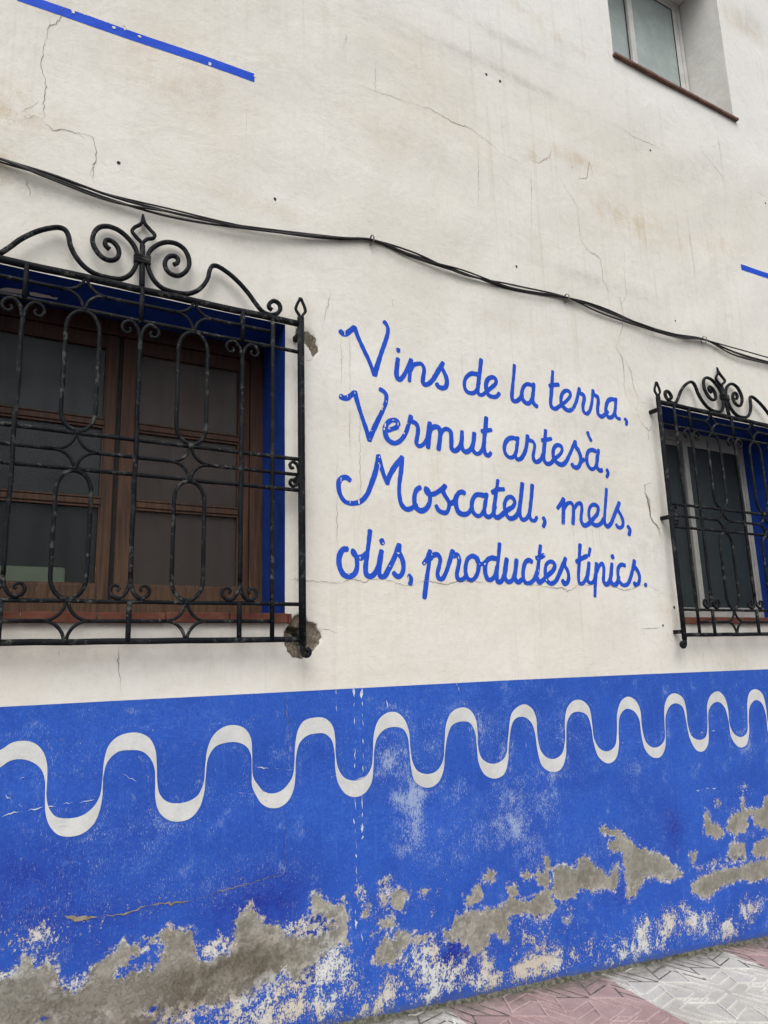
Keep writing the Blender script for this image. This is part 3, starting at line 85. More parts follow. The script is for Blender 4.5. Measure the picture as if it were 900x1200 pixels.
 'scratches': [(9,[(1.59,1.2739),(1.5912,1.2315),(1.5914,1.1893)]),(7,[(1.5904,1.1474),(1.5887,1.0688)]),(6,[(1.5884,1.0092),(1.587,0.9003)]),(6,[(1.5856,0.7928),(1.5854,0.7396)]),(12,[(1.6316,1.2694),(1.6302,1.2155)]),(9,[(1.6323,1.2106),(1.6331,1.1542),(1.6339,1.0981)]),(8,[(1.6314,1.0427),(1.6303,0.96),(1.6287,0.8963)]),(7,[(1.6241,0.7976),(1.6195,0.7001)]),(13,[(1.6189,0.6781),(1.6196,0.6208),(1.6065,0.6051)]),(11,[(1.4998,1.2192),(1.4984,1.1391)]),(5,[(1.4986,1.2731),(1.4992,1.2452)]),(12,[(1.5773,0.7053),(1.5841,0.6343)]),(14,[(1.5857,0.6123),(1.5896,0.5553)]),(10,[(1.5844,0.5568),(1.5846,0.4863),(1.5877,0.416)]),(8,[(1.5762,0.3258),(1.5773,0.2497)]),(6,[(1.6048,0.2294),(1.615,0.152),(1.6135,0.0924)]),(12,[(2.1713,1.2732),(2.1736,1.2241)]),(9,[(2.1805,1.2544),(2.1852,1.2256)]),(8,[(1.8212,1.2789),(1.823,1.2652)]),(6,[(1.7633,1.206),(1.7711,1.1672)]),(4,[(1.5916,0.8683),(1.6184,0.8702),(1.6455,0.8766)]),(5,[(0.1578,0.8849),(0.2028,0.894),(0.249,0.8983),(0.2961,0.9006),(0.3441,0.902),(0.473,0.9056)]),(5,[(0.1712,0.9558),(0.2102,0.9223),(0.2493,0.8933)]),(6,[(0.5728,0.9928),(0.6002,0.9722),(0.6255,0.957)]),(4,[(0.2141,1.0052),(0.2322,1.0153)]),(4,[(0.995,0.8741),(1.0561,0.8675),(1.1185,0.8563)]),(4,[(1.1177,0.965),(1.1984,0.9539),(1.2811,0.9377)]),(5,[(3.8876,0.5754),(3.9747,0.5805),(4.0755,0.57)]),(4,[(2.5886,0.9536),(2.6041,0.8897),(2.6484,0.7921)]),(4,[(3.8879,0.9093),(4.0326,0.9028),(4.1232,0.9078)]),(5,[(1.1051,0.4553),(1.1053,0.4338)]),(4,[(1.2803,0.4146),(1.2827,0.3557)])],
 'lines': [[(-0.0116,4.3155),(1.0837,4.3586)],[(5.063,4.3317),(5.7639,4.3524)]],
 'bandtop': [(-0.3732,1.2661),(0.1316,1.2659),(0.5829,1.2677),(1.1154,1.2692),(1.7533,1.2714),(2.5311,1.2741),(3.4996,1.271),(4.7386,1.2643),(5.7761,1.2564)],
 'base': [(1.5825,-0.1154),(4.39,-0.3233)],
 'crest': [(0.1383,0.171),(0.1552,0.1868),(0.1561,0.2072),(0.1448,0.2173),(0.1261,0.2141),(0.1057,0.1927),(0.0984,0.163),(0.1077,0.1327),(0.1318,0.1164),(0.1597,0.1185),(0.188,0.1439),(0.2073,0.186),(0.2037,0.2321),(0.1838,0.2692),(0.1506,0.2864),(0.1129,0.2841),(0.0803,0.2675),(0.0483,0.2367),(0.0302,0.2072),(0.0222,0.1746),(0.0225,0.1447),(0.0294,0.1118),(0.0497,0.0678),(0.0832,0.0372),(0.1134,0.0291),(0.1595,0.028),(0.2016,0.0355),(0.2397,0.0584),(0.2717,0.0966),(0.2937,0.1426),(0.3042,0.1905),(0.3174,0.2147),(0.3393,0.2197),(0.3839,0.2012),(0.4337,0.1654),(0.4833,0.1155),(0.5228,0.0628),(0.5577,0.0259),(0.5941,0.0198),(0.6286,0.0349),(0.646,0.0643),(0.6398,0.0917),(0.6167,0.101),(0.5947,0.084),(0.5884,0.0595),(0.6037,0.0472)],
 'fin': ([(-0.0008,0.158),(0.0003,0.2035),(-0.0035,0.2427),(-0.0254,0.2665),(-0.0456,0.2938),(-0.0361,0.3162),(-0.0074,0.347),(-0.0005,0.398)],[(0.0003,0.2035),(-0.0002,0.2437),(0.0186,0.2698),(0.0463,0.2855),(0.0529,0.303),(0.0307,0.3281),(0.0093,0.3523),(-0.0005,0.398)]),
 'cab': [[(-0.0219,3.4849),(0.1738,3.4752),(0.4185,3.4511),(0.6808,3.4558),(0.9228,3.471),(1.228,3.5147),(1.5624,3.5776),(1.7422,3.619)],[(-0.0213,3.4771),(0.175,3.4549),(0.4194,3.4302),(0.6818,3.4253),(0.965,3.4562),(1.228,3.5005),(1.5623,3.5726),(1.742,3.6138)],[(-0.0208,3.4692),(0.1757,3.4428),(0.42,3.4176),(0.6812,3.4427),(1.0075,3.4596),(1.2738,3.5043),(1.5622,3.5676),(1.7419,3.6087)],[(1.7422,3.619),(1.9834,3.5885),(2.3288,3.5688),(2.7055,3.5702),(3.1425,3.6129)],[(1.742,3.6138),(1.9843,3.6096),(2.3281,3.5578),(2.7068,3.5873),(3.1419,3.6069)],[(1.7419,3.6087),(2.0385,3.5721),(2.3295,3.5797),(2.7045,3.5588),(3.1413,3.6009)],[(3.1425,3.6129),(3.4164,3.6058),(3.81,3.5775),(4.1513,3.5745),(4.4651,3.6005)],[(3.1419,3.6069),(3.412,3.5687),(3.8063,3.5519),(4.147,3.548),(4.4639,3.5936)],[(3.1413,3.6009),(3.4142,3.5872),(3.8081,3.5647),(4.1459,3.5414),(4.4627,3.5868)],[(4.4651,3.6005),(4.8074,3.5686),(5.2207,3.565),(5.9117,3.5977)],[(4.4639,3.5936),(4.8019,3.5405),(5.2159,3.5431),(5.9057,3.5744)],[(4.4627,3.5868),(4.8116,3.5898),(5.2255,3.5869),(5.9177,3.621)]],
}

# ------------------------------------------------------------------ helpers
def link(o, parent=None):
    COL.objects.link(o)
    if parent is not None:
        o.parent = parent
    return o

def empty(name, loc=(0, 0, 0), parent=None):
    o = bpy.data.objects.new(name, None)
    o.empty_display_size = 0.1
    o.location = loc
    return link(o, parent)

def mesh_obj(name, verts, faces, mat, parent=None, smooth=True):
    me = bpy.data.meshes.new(name)
    me.from_pydata([tuple(map(float, v)) for v in verts], [], [tuple(map(int, f)) for f in faces])
    if smooth:
        me.polygons.foreach_set('use_smooth', [True] * len(me.polygons))
    if mat: me.materials.append(mat)
    me.update()
    return link(bpy.data.objects.new(name, me), parent)

def tag(o, label=None, cat=None, group=None, kind=None):
    if label: o['label'] = label
    if cat: o['category'] = cat
    if group: o['group'] = group
    if kind: o['kind'] = kind
    return o

class MB:
    def __init__(s): s.v, s.f = [], []
    def add(s, v, f):
        n = len(s.v); s.v += [tuple(p) for p in v]; s.f += [tuple(i + n for i in q) for q in f]
    def box(s, x0, x1, y0, y1, z0, z1, bev=0.0):
        if bev <= 0:
            v = [(x, y, z) for z in (z0, z1) for y in (y0, y1) for x in (x0, x1)]
            s.add(v, [(0, 2, 3, 1), (4, 5, 7, 6), (0, 1, 5, 4), (2, 6, 7, 3), (0, 4, 6, 2), (1, 3, 7, 5)])
            return
        b = min(bev, (x1 - x0) / 2.2, (y1 - y0) / 2.2, (z1 - z0) / 2.2)
        bm = bmesh.new()
        bmesh.ops.create_cube(bm, size=1.0)
        for q in bm.verts:
            q.co = Vector(((x0 + x1) / 2 + q.co.x * (x1 - x0), (y0 + y1) / 2 + q.co.y * (y1 - y0), (z0 + z1) / 2 + q.co.z * (z1 - z0)))
        bmesh.ops.bevel(bm, geom=bm.edges[:], offset=b, segments=2, profile=0.7, affect='EDGES')
        bm.verts.index_update()
        s.add([q.co[:] for q in bm.verts], [[q.index for q in f.verts] for f in bm.faces])
        bm.free()
    def build(s, name, mat, parent=None, smooth=False):
        return mesh_obj(name, s.v, s.f, mat, parent, smooth)

def box(name, x0, x1, y0, y1, z0, z1, mat, parent=None, bev=0.003):
    m = MB(); m.box(x0, x1, y0, y1, z0, z1, bev)
    return m.build(name, mat, parent)

def catmull(pts, step=0.006, closed=False):
    """smooth curve through points, resampled about every step metres"""
    P = [np.array(p, float) for p in pts]
    n = len(P)
    if n == 2 and not closed:
        k = max(2, int(np.linalg.norm(P[1] - P[0]) / step) + 1)
        return np.array([P[0] + (P[1] - P[0]) * i / (k - 1) for i in range(k)])
    if closed: Q = [P[-1]] + P + [P[0], P[1]]
    else: Q = [2 * P[0] - P[1]] + P + [2 * P[-1] - P[-2]]
    out = []
    for i in range(1, len(Q) - 2):
        a, b, c, d = Q[i - 1], Q[i], Q[i + 1], Q[i + 2]
        # centripetal parametrisation avoids loops at tight turns
        t0 = 0.0
        t1 = t0 + max(1e-6, np.linalg.norm(b - a)) ** 0.5
        t2 = t1 + max(1e-6, np.linalg.norm(c - b)) ** 0.5
        t3 = t2 + max(1e-6, np.linalg.norm(d - c)) ** 0.5
        k = max(2, int(math.ceil(np.linalg.norm(c - b) / step)))
        for j in range(k):
            t = t1 + (t2 - t1) * j / k
            A1 = (t1 - t) / (t1 - t0) * a + (t - t0) / (t1 - t0) * b
            A2 = (t2 - t) / (t2 - t1) * b + (t - t1) / (t2 - t1) * c
            A3 = (t3 - t) / (t3 - t2) * c + (t - t2) / (t3 - t2) * d
            B1 = (t2 - t) / (t2 - t0) * A1 + (t - t0) / (t2 - t0) * A2
            B2 = (t3 - t) / (t3 - t1) * A2 + (t - t1) / (t3 - t1) * A3
            out.append((t2 - t) / (t2 - t1) * B1 + (t - t1) / (t2 - t1) * B2)
    if not closed: out.append(P[-1])
    return np.array(out)

# ------------------------------------------------------------------ uneven hand-trowelled surface of the wall
_waves = [(rng.uniform(0.8, 9.0), rng.uniform(0, 2 * math.pi), rng.uniform(0, 2 * math.pi)) for _ in range(46)]
def surf(x, z):
    """how far the plaster bulges out (+) or in (-), metres"""
    x = np.asarray(x, float); z = np.asarray(z, float)
    r = np.zeros(np.broadcast(x, z).shape)
    for k, a, p in _waves:
        r = r + (0.0006 / (0.35 + k * 0.22)) * np.sin(k * (x * math.cos(a) + z * math.sin(a)) * 1.9 + p)
    return r
def on_wall(x, z, off): return (x, -float(surf(x, z)) - off, z)

def ribbon(mb, pts, width, off, step=0.005, jitter=0.06, taper=0.0, cap=True, smooth=True):
    """flat brush stroke / crack / scratch lying on the wall"""
    C = catmull(pts, step) if smooth else catmull_lin(pts, step)
    n = len(C)
    T = np.gradient(C, axis=0)
    T /= np.maximum(np.linalg.norm(T, axis=1), 1e-9)[:, None]
    N = np.stack([-T[:, 1], T[:, 0]], 1)
    ph = random.uniform(0, 20)
    s = np.arange(n) * step
    w = width / 2 * (1 + jitter * 1.1 * np.sin(s * 13 + ph * 3) + jitter * 0.6 * np.sin(s * 34 + ph) + jitter * 0.4 * np.sin(s * 130 + ph * 2))
    if taper > 0:
        e = np.minimum(np.arange(n), np.arange(n)[::-1]) / max(1, n * taper)
        w = w * np.clip(e, 0.12, 1)
    L, Rr = C + N * w[:, None], C - N * w[:, None]
    xs = np.concatenate([L[:, 0], Rr[:, 0]]); zs = np.concatenate([L[:, 1], Rr[:, 1]])
    ys = -surf(xs, zs) - off
    v = list(zip(xs, ys, zs))
    f = [(i, i + 1, n + i + 1, n + i) for i in range(n - 1)]
    if cap:
        for end, c, t, wd in ((0, C[0], -T[0], w[0]), (n - 1, C[-1], T[-1], w[-1])):
            base = len(v); nn = np.array([-t[1], t[0]])
            m = 7
            for k in range(1, m):
                a = math.pi * k / m
                q = c + nn * wd * math.cos(a) + t * wd * math.sin(a) * 0.6
                v.append(on_wall(q[0], q[1], off))
            ids = list(range(base, base + m - 1))
            a0, a1 = (end, n + end) if end == n - 1 else (n + end, end)
            # polygon a0(+nn) ... a1(-nn)
            f.append(tuple([a0] + ids + [a1]))
    mb.add(v, f)

def catmull_lin(pts, step):
    out = []
    P = [np.array(p, float) for p in pts]
    for a, b in zip(P[:-1], P[1:]):
        k = max(1, int(np.linalg.norm(b - a) / step))
        for i in range(k): out.append(a + (b - a) * i / k)
    out.append(P[-1])
    return np.array(out)

# ------------------------------------------------------------------ materials
class NT:
    def __init__(s, name):
        s.m = bpy.data.materials.new(name); s.m.use_nodes = True
        s.n, s.l = s.m.node_tree.nodes, s.m.node_tree.links
        s.n.clear()
        s.out = s.n.new('ShaderNodeOutputMaterial')
        s.p = s.n.new('ShaderNodeBsdfPrincipled')
        s.l.new(s.p.outputs[0], s.out.inputs[0])
        s.tc = s.n.new('ShaderNodeTexCoord').outputs['Object']
    def set(s, sock, v):
        if isinstance(v, bpy.types.NodeSocket): s.l.new(v, sock)
        elif isinstance(v, (tuple, list)) and len(v) == 3 and sock.type == 'RGBA': sock.default_value = (*v, 1)
        else: sock.default_value = v
    def math(s, op, a, b=0.0, c=None, clamp=False):
        n = s.n.new('ShaderNodeMath'); n.operation = op; n.use_clamp = clamp
        s.set(n.inputs[0], a); s.set(n.inputs[1], b)
        if c is not None: s.set(n.inputs[2], c)
        return n.outputs[0]
    def noise(s, scale, detail=4, rough=0.55, vec=None, stretch=None, off=0.0, dist=0.0):
        v = vec or s.tc
        if stretch or off:
            m = s.n.new('ShaderNodeMapping'); s.l.new(v, m.inputs[0])
            if stretch: m.inputs['Scale'].default_value = stretch
            m.inputs['Location'].default_value = (off, off * 0.7, off * 1.3)
            v = m.outputs[0]
        n = s.n.new('ShaderNodeTexNoise'); s.l.new(v, n.inputs['Vector'])
        n.inputs['Scale'].default_value = scale; n.inputs['Detail'].default_value = detail
        n.inputs['Roughness'].default_value = rough; n.inputs['Distortion'].default_value = dist
        return n.outputs['Fac']
    def step(s, v, lo, hi, a=0.0, b=1.0):
        n = s.n.new('ShaderNodeMapRange'); n.interpolation_type = 'SMOOTHSTEP'
        s.set(n.inputs['Value'], v); n.inputs['From Min'].default_value = lo; n.inputs['From Max'].default_value = hi
        n.inputs['To Min'].default_value = a; n.inputs['To Max'].default_value = b
        return n.outputs[0]
    def mix(s, fac, a, b, blend='MIX'):
        n = s.n.new('ShaderNodeMix'); n.data_type = 'RGBA'; n.blend_type = blend; n.clamp_factor = True
        s.set(n.inputs[0], fac); s.set(n.inputs[6], a); s.set(n.inputs[7], b)
        return n.outputs[2]
    def attr(s, name):
        n = s.n.new('ShaderNodeAttribute'); n.attribute_name = name
        return n.outputs['Fac']
    def bump(s, h, dist, strength=1.0, prev=None):
        n = s.n.new('ShaderNodeBump'); n.inputs['Distance'].default_value = dist; n.inputs['Strength'].default_value = strength
        s.l.new(h, n.inputs['Height'])
        if prev: s.l.new(prev, n.inputs['Normal'])
        return n.outputs[0]
    def done(s, color, rough=0.85, normal=None, spec=0.3, metal=0.0):
        s.set(s.p.inputs['Base Color'], color); s.set(s.p.inputs['Roughness'], rough)
        s.set(s.p.inputs['Specular IOR Level'], spec); s.set(s.p.inputs['Metallic'], metal)
        if normal is not None: s.l.new(normal, s.p.inputs['Normal'])
        return s.m

def plaster_relief(t, amount=1.0):
    a = t.noise(5.0, 5, 0.6, dist=0.4)
    b = t.noise(17.0, 6, 0.62, off=3.1, dist=0.3)
    c = t.noise(150.0, 5, 0.7)
    d = t.noise(38.0, 3, 0.5, stretch=(0.45, 1, 1.9), off=8.0)
    n = t.bump(a, 0.011 * amount, 0.55)
    n = t.bump(b, 0.0034 * amount, 0.6, n)
    n = t.bump(d, 0.0009 * amount, 0.6, n)
    return t.bump(c, 0.0012 * amount, 0.8, n)

def mat_plaster():
    t = NT('aged_white_plaster')
    m1 = t.noise(0.9, 5, 0.55)
    m2 = t.noise(7.0, 6, 0.65, off=4.0)
    streak = t.noise(1.0, 5, 0.62, stretch=(34, 1, 0.55), off=1.0)
    hair = t.noise(1.0, 3, 0.55, stretch=(95, 1, 1.1), off=7.0)
    col = t.mix(t.step(m1, 0.36, 0.66), (0.675, 0.652, 0.595), (0.715, 0.702, 0.66))
    col = t.mix(t.math('MULTIPLY', t.attr('coat'), t.step(m2, 0.30, 0.60, 0.45, 0.9)), col, (0.735, 0.735, 0.725))
    col = t.mix(t.step(m2, 0.42, 0.75, 0, 0.30), col, (0.57, 0.545, 0.48))
    col = t.mix(t.step(t.noise(31.0, 5, 0.7, off=33.0), 0.46, 0.70, 0, 0.16), col, (0.46, 0.43, 0.37))
    speck = t.noise(210.0, 4, 0.75, off=6.0)
    col = t.mix(t.step(speck, 0.60, 0.78, 0, 0.35), col, (0.40, 0.37, 0.31))
    hl = t.math('MULTIPLY', t.step(hair, 0.665, 0.72), t.step(t.noise(1.3, 4, 0.6, off=23.0), 0.42, 0.62, 0.0, 0.38))
    col = t.mix(hl, col, (0.30, 0.27, 0.22))
    # vertical run-off streaks
    st = t.math('MULTIPLY', t.step(streak, 0.52, 0.70), t.step(t.noise(0.7, 3, 0.5, off=2.0), 0.42, 0.62, 0.04, 0.34))
    col = t.mix(st, col, (0.54, 0.49, 0.38))
    # grey weathering and rusty stains where they were traced in image pixels
    g = t.math('MULTIPLY', t.attr('grey'), t.step(t.noise(9.0, 7, 0.7, off=11.0), 0.36, 0.66, 0.15, 0.85))
    col = t.mix(g, col, (0.41, 0.405, 0.37))
    s = t.math('MULTIPLY', t.attr('stain'), t.step(t.noise(6.0, 8, 0.72, off=5.0), 0.38, 0.68, 0.08, 0.9))
    s = t.math('MULTIPLY', s, t.step(streak, 0.30, 0.70, 0.55, 1.1))
    col = t.mix(s, col, (0.52, 0.43, 0.30))
    pit = t.math('MULTIPLY', t.math('MAXIMUM', t.attr('grey'), t.attr('stain')), t.step(t.noise(85.0, 6, 0.8, off=71.0), 0.57, 0.64, 0, 0.9))
    col = t.mix(t.math('MULTIPLY', pit, 0.6, clamp=True), col, (0.27, 0.24, 0.19))
    # bare mortar where the grille is let into the wall
    mo = t.attr('mortar')
    e = t.math('ADD', mo, t.math('MULTIPLY', t.math('SUBTRACT', t.noise(45, 7, 0.75), 0.5), 0.035))
    mm = t.step(e, -0.0012, 0.0012)
    mcol = t.mix(t.step(t.noise(45, 6, 0.7, off=9), 0.35, 0.66), (0.17, 0.145, 0.11), (0.38, 0.33, 0.26))
    col = t.mix(mm, col, mcol)
    n = plaster_relief(t)
    n = t.bump(t.math('MULTIPLY', mm, t.step(t.noise(90, 6, 0.8), 0.2, 0.8, -1.0, -0.4)), 0.010, 1.0, n)
    return t.done(col, 0.92, n, 0.2)

def mat_dado():
    t = NT('peeling_blue_paint')
    n_big = t.noise(2.2, 5, 0.6)
    n_edge = t.noise(42.0, 9, 0.76, off=2.0)
    n_fine = t.noise(110.0, 6, 0.75, off=7.0)
    n_p1 = t.noise(120.0, 8, 0.8, stretch=(1.0, 1, 0.75), off=4.0)
    n_p2 = t.noise(24.0, 8, 0.74, off=14.0, dist=0.4)
    n_peel = t.math('ADD', t.math('MULTIPLY', n_p1, 0.62), t.math('MULTIPLY', n_p2, 0.38))
    n_mid = t.noise(11.0, 6, 0.65, off=9.0)
    blue = t.mix(t.step(n_big, 0.36, 0.64), (0.014, 0.070, 0.40), (0.019, 0.092, 0.47))
    blue = t.mix(t.step(n_mid, 0.42, 0.72, 0, 0.5), blue, (0.024, 0.112, 0.50))
    blue = t.mix(t.step(t.noise(75, 6, 0.75, off=51), 0.42, 0.66, 0, 0.45), blue, (0.009, 0.046, 0.31))
    blue = t.mix(t.step(t.noise(130, 4, 0.75, stretch=(1.6, 1, 0.5), off=55), 0.54, 0.70, 0, 0.35), blue, (0.06, 0.17, 0.55))
    streak = t.noise(1.0, 6, 0.65, stretch=(60, 1, 4.0), off=1.0)
    blue = t.mix(t.step(streak, 0.52, 0.74, 0, 0.30), blue, (0.055, 0.155, 0.52))
    blue = t.mix(t.math('MULTIPLY', t.attr('deep'), t.step(n_mid, 0.32, 0.62, 0.25, 0.95)), blue, (0.007, 0.022, 0.26))
    # chalking and scuffs
    ch = t.math('MULTIPLY', t.attr('chalk'), t.step(n_mid, 0.30, 0.66, 0.15, 1.0))
    grain = t.noise(170.0, 7, 0.85, stretch=(1.6, 1, 0.45), off=3.0)
    chm = t.step(t.math('ADD', grain, t.math('MULTIPLY', ch, 0.16)), 0.59, 0.67)
    brushy = t.noise(1.0, 7, 0.7, stretch=(16, 1, 38), off=81.0, dist=1.5)
    blue = t.mix(t.math('MULTIPLY', t.step(brushy, 0.50, 0.68), t.step(t.noise(2.6, 4, 0.6, off=83), 0.42, 0.62, 0.05, 0.55)), blue, (0.050, 0.150, 0.53))
    base_scuff = t.step(t.math('ADD', t.math('MULTIPLY', grain, 0.5), t.math('MULTIPLY', n_mid, 0.5)), 0.56, 0.65, 0, 0.45)
    chm = t.math('MAXIMUM', t.math('MULTIPLY', chm, 0.85), base_scuff)
    blue = t.mix(chm, blue, (0.34, 0.42, 0.58))
    # bare cement
    c = t.attr('cem')
    c = t.math('ADD', c, t.math('MULTIPLY', t.math('SUBTRACT', n_edge, 0.5), 0.038))
    c = t.math('ADD', c, t.math('MULTIPLY', t.math('SUBTRACT', n_fine, 0.5), 0.018))
    for vs, amp in ((38.0, 0.013), (95.0, 0.007)):          # angular flakes along the broken edge
        vo = t.n.new('ShaderNodeTexVoronoi'); vo.inputs['Scale'].default_value = vs; t.l.new(t.tc, vo.inputs['Vector'])
        sp = t.n.new('ShaderNodeSeparateColor'); t.l.new(vo.outputs['Color'], sp.inputs[0])
        c = t.math('ADD', c, t.math('MULTIPLY', t.math('SUBTRACT', sp.outputs[0], 0.5), amp))
    cm = t.step(c, -0.0009, 0.0009)
    rim = t.math('MULTIPLY', t.step(c, -0.024, -0.004), t.step(t.noise(38, 9, 0.82, off=13), 0.505, 0.55))
    # lost paint showing old limewash
    patchy = t.step(t.noise(8.0, 5, 0.65, stretch=(1.3, 1, 0.7), off=61), 0.36, 0.60, 0.50, 1.12)
    pv = t.math('ADD', n_peel, t.math('MULTIPLY', t.math('MULTIPLY', t.attr('peel'), patchy), 0.130))
    pm = t.step(pv, 0.612, 0.632)
    pm = t.math('MAXIMUM', pm, rim)
    lime = t.mix(t.step(t.noise(5.0, 5, 0.6, off=21), 0.42, 0.60), (0.60, 0.61, 0.60), (0.57, 0.52, 0.44))
    lime = t.mix(t.step(n_fine, 0.5, 0.75, 0, 0.5), lime, (0.36, 0.33, 0.28))
    cement = t.mix(t.step(t.noise(9.0, 7, 0.68, off=17), 0.34, 0.66), (0.215, 0.206, 0.172), (0.305, 0.293, 0.252))
    cement = t.mix(t.step(t.noise(4.5, 8, 0.68, off=27), 0.48, 0.62, 0, 0.75), cement, (0.385, 0.370, 0.325))
    cement = t.mix(t.math('MULTIPLY', t.attr('damp'), t.step(n_mid, 0.3, 0.6, 0.4, 1.0)), cement, (0.135, 0.120, 0.092))
    cement = t.mix(t.step(t.noise(210, 5, 0.85, off=5), 0.55, 0.72, 0, 0.45), cement, (0.11, 0.10, 0.08))
    cement = t.mix(t.step(t.noise(250, 4, 0.85, off=95), 0.58, 0.70, 0, 0.45), cement, (0.46, 0.44, 0.39))
    # salts and lime left on the cement: stronger low down
    sal = t.math('ADD', t.math('MULTIPLY', t.attr('peel'), t.step(t.noise(17, 8, 0.75, off=31), 0.47, 0.56)), t.math('MULTIPLY', t.step(c, 0.030, 0.0), t.step(t.noise(60, 9, 0.82, off=35), 0.53, 0.58)))
    cement = t.mix(t.math('MULTIPLY', sal, 1.0, clamp=True), cement, lime)
    col = t.mix(pm, blue, lime)
    # blue fragments survive inside heavily peeled places
    keep = t.step(t.math('ADD', t.noise(34, 8, 0.75, off=41), t.math('MULTIPLY', t.attr('peel'), 0.12)), 0.63, 0.65)
    col = t.mix(cm, col, cement)
    col = t.mix(t.math('MULTIPLY', t.math('MULTIPLY', cm, keep), t.step(t.attr('peel'), 0.5, 0.9)), col, (0.014, 0.05, 0.34))
    # damp grime along the foot
    gr = t.math('MULTIPLY', t.attr('foot'), t.step(t.noise(30, 6, 0.7, off=3), 0.30, 0.62))
    col = t.mix(gr, col, (0.085, 0.085, 0.065))
    hgt = t.math('SUBTRACT', t.math('MULTIPLY', cm, -1.0), t.math('MULTIPLY', pm, 0.28))
    n = plaster_relief(t, 0.8)
    n = t.bump(hgt, 0.0035, 1.0, n)
    n = t.bump(t.math('MULTIPLY', cm, t.noise(240, 5, 0.85)), 0.0028, 0.9, n)
    return t.done(col, 0.78, n, 0.3)

def mat_paint(name, col, col2, under=(0.60, 0.58, 0.53), chips=0.70, rough=0.6, wear=0.0):
    t = NT(name)
    a = t.noise(9.0, 5, 0.6)
    c = t.mix(t.step(a, 0.36, 0.64), col, col2)
    brush = t.noise(120.0, 4, 0.7, off=2)
    c = t.mix(t.step(brush, 0.55, 0.75, 0, 0.35), c, tuple(min(1, x * 1.5 + 0.02) for x in col2))
    ch = t.noise(75.0, 7, 0.75, off=5.0)
    spots = t.noise(3.0, 2, 0.5, off=9.0)
    pv = t.math('ADD', ch, t.math('MULTIPLY', t.step(spots, 0.5, 0.72), 0.08 + wear))
    pm = t.step(pv, chips, chips + 0.02)
    c = t.mix(pm, c, under)
    n = plaster_relief(t)
    n = t.bump(pm, 0.0008, -1.0, n)
    return t.done(c, rough, n, 0.12)

def mat_iron():
    t = NT('weathered_black_iron')
    a = t.noise(35.0, 7, 0.72)
    b = t.noise(8.0, 5, 0.6, off=4)
    c = t.mix(t.step(b, 0.35, 0.65), (0.0045, 0.0055, 0.008), (0.010, 0.0115, 0.014))
    fac = t.math('MULTIPLY', t.step(a, 0.52, 0.60), t.step(t.noise(9, 4, 0.6, off=8), 0.42, 0.60, 0.10, 0.80))
    c = t.mix(fac, c, (0.085, 0.088, 0.082))
    c = t.mix(t.step(t.noise(60, 5, 0.7, off=12), 0.64, 0.70, 0, 0.6), c, (0.17, 0.15, 0.12))
    n = t.bump(t.noise(55, 5, 0.7), 0.0030, 0.9)
    n = t.bump(t.noise(300, 3, 0.7, off=3), 0.0007, 0.8, n)
    return t.done(c, t.step(a, 0.35, 0.65, 0.45, 0.9), n, 0.10)

def mat_wood():
    t = NT('varnished_brown_wood')
    g = t.noise(1.0, 7, 0.65, stretch=(60, 60, 3.0))
    low = t.n.new('ShaderNodeSeparateXYZ'); t.l.new(t.tc, low.inputs[0])
    f = t.math('ADD', low.outputs[2], t.math('MULTIPLY', t.math('SUBTRACT', t.noise(5, 5, 0.6), 0.5), 0.9))
    wear = t.step(f, 1.60, 2.75, 1.0, 0.0)          # varnish worn low down; darker red above also carries painted soffit shade
    red = t.mix(t.step(g, 0.3, 0.7), (0.020, 0.0070, 0.0035), (0.056, 0.020, 0.0098))
    pale = t.mix(t.step(g, 0.3, 0.7), (0.038, 0.019, 0.0095), (0.108, 0.057, 0.030))
    c = t.mix(wear, red, pale)
    c = t.mix(t.math('MULTIPLY', t.step(t.noise(90, 5, 0.7, stretch=(1, 1, 0.2), off=2), 0.62, 0.74), wear), c, (0.22, 0.17, 0.12))
    n = t.bump(g, 0.0012, 0.8)
    return t.done(c, 0.6, n, 0.35)

def mat_simple(name, c1, c2, scale=20, rough=0.8, bump=0.001, spec=0.3, metal=0.0, bscale=90):
    t = NT(name)
    a = t.noise(scale, 6, 0.68)
    c = t.mix(t.step(a, 0.34, 0.66), c1, c2)
    n = t.bump(t.noise(bscale, 5, 0.7, off=3), bump, 0.9)
    return t.done(c, rough, n, spec, metal)

def mat_glass(name, tint, gloss_rough=0.03, dirt=(0.10, 0.10, 0.09), dirt_amt=0.10, refl=1.0, ior=1.5):
    t = NT(name)
    t.n.remove(t.p)
    tr = t.n.new('ShaderNodeBsdfTransparent'); tr.inputs[0].default_value = (*tint, 1)
    gl = t.n.new('ShaderNodeBsdfGlossy'); gl.inputs['Roughness'].default_value = gloss_rough
    gl.inputs['Color'].default_value = (0.9 * refl, 0.93 * refl, 0.95 * refl, 1)
    fr = t.n.new('ShaderNodeFresnel'); fr.inputs[0].default_value = ior
    m1 = t.n.new('ShaderNodeMixShader')
    t.l.new(fr.outputs[0], m1.inputs[0]); t.l.new(tr.outputs[0], m1.inputs[1]); t.l.new(gl.outputs[0], m1.inputs[2])
    df = t.n.new('ShaderNodeBsdfDiffuse'); df.inputs[0].default_value = (*dirt, 1)  # diffuse layer: dust, and on the upper panes painted sky reflection
    m2 = t.n.new('ShaderNodeMixShader')
    t.l.new(t.step(t.noise(6, 6, 0.7), 0.35, 0.75, dirt_amt * 0.8, dirt_amt), m2.inputs[0])
    t.l.new(m1.outputs[0], m2.inputs[1]); t.l.new(df.outputs[0], m2.inputs[2])
    t.l.new(m2.outputs[0], t.out.inputs[0])
    return t.m

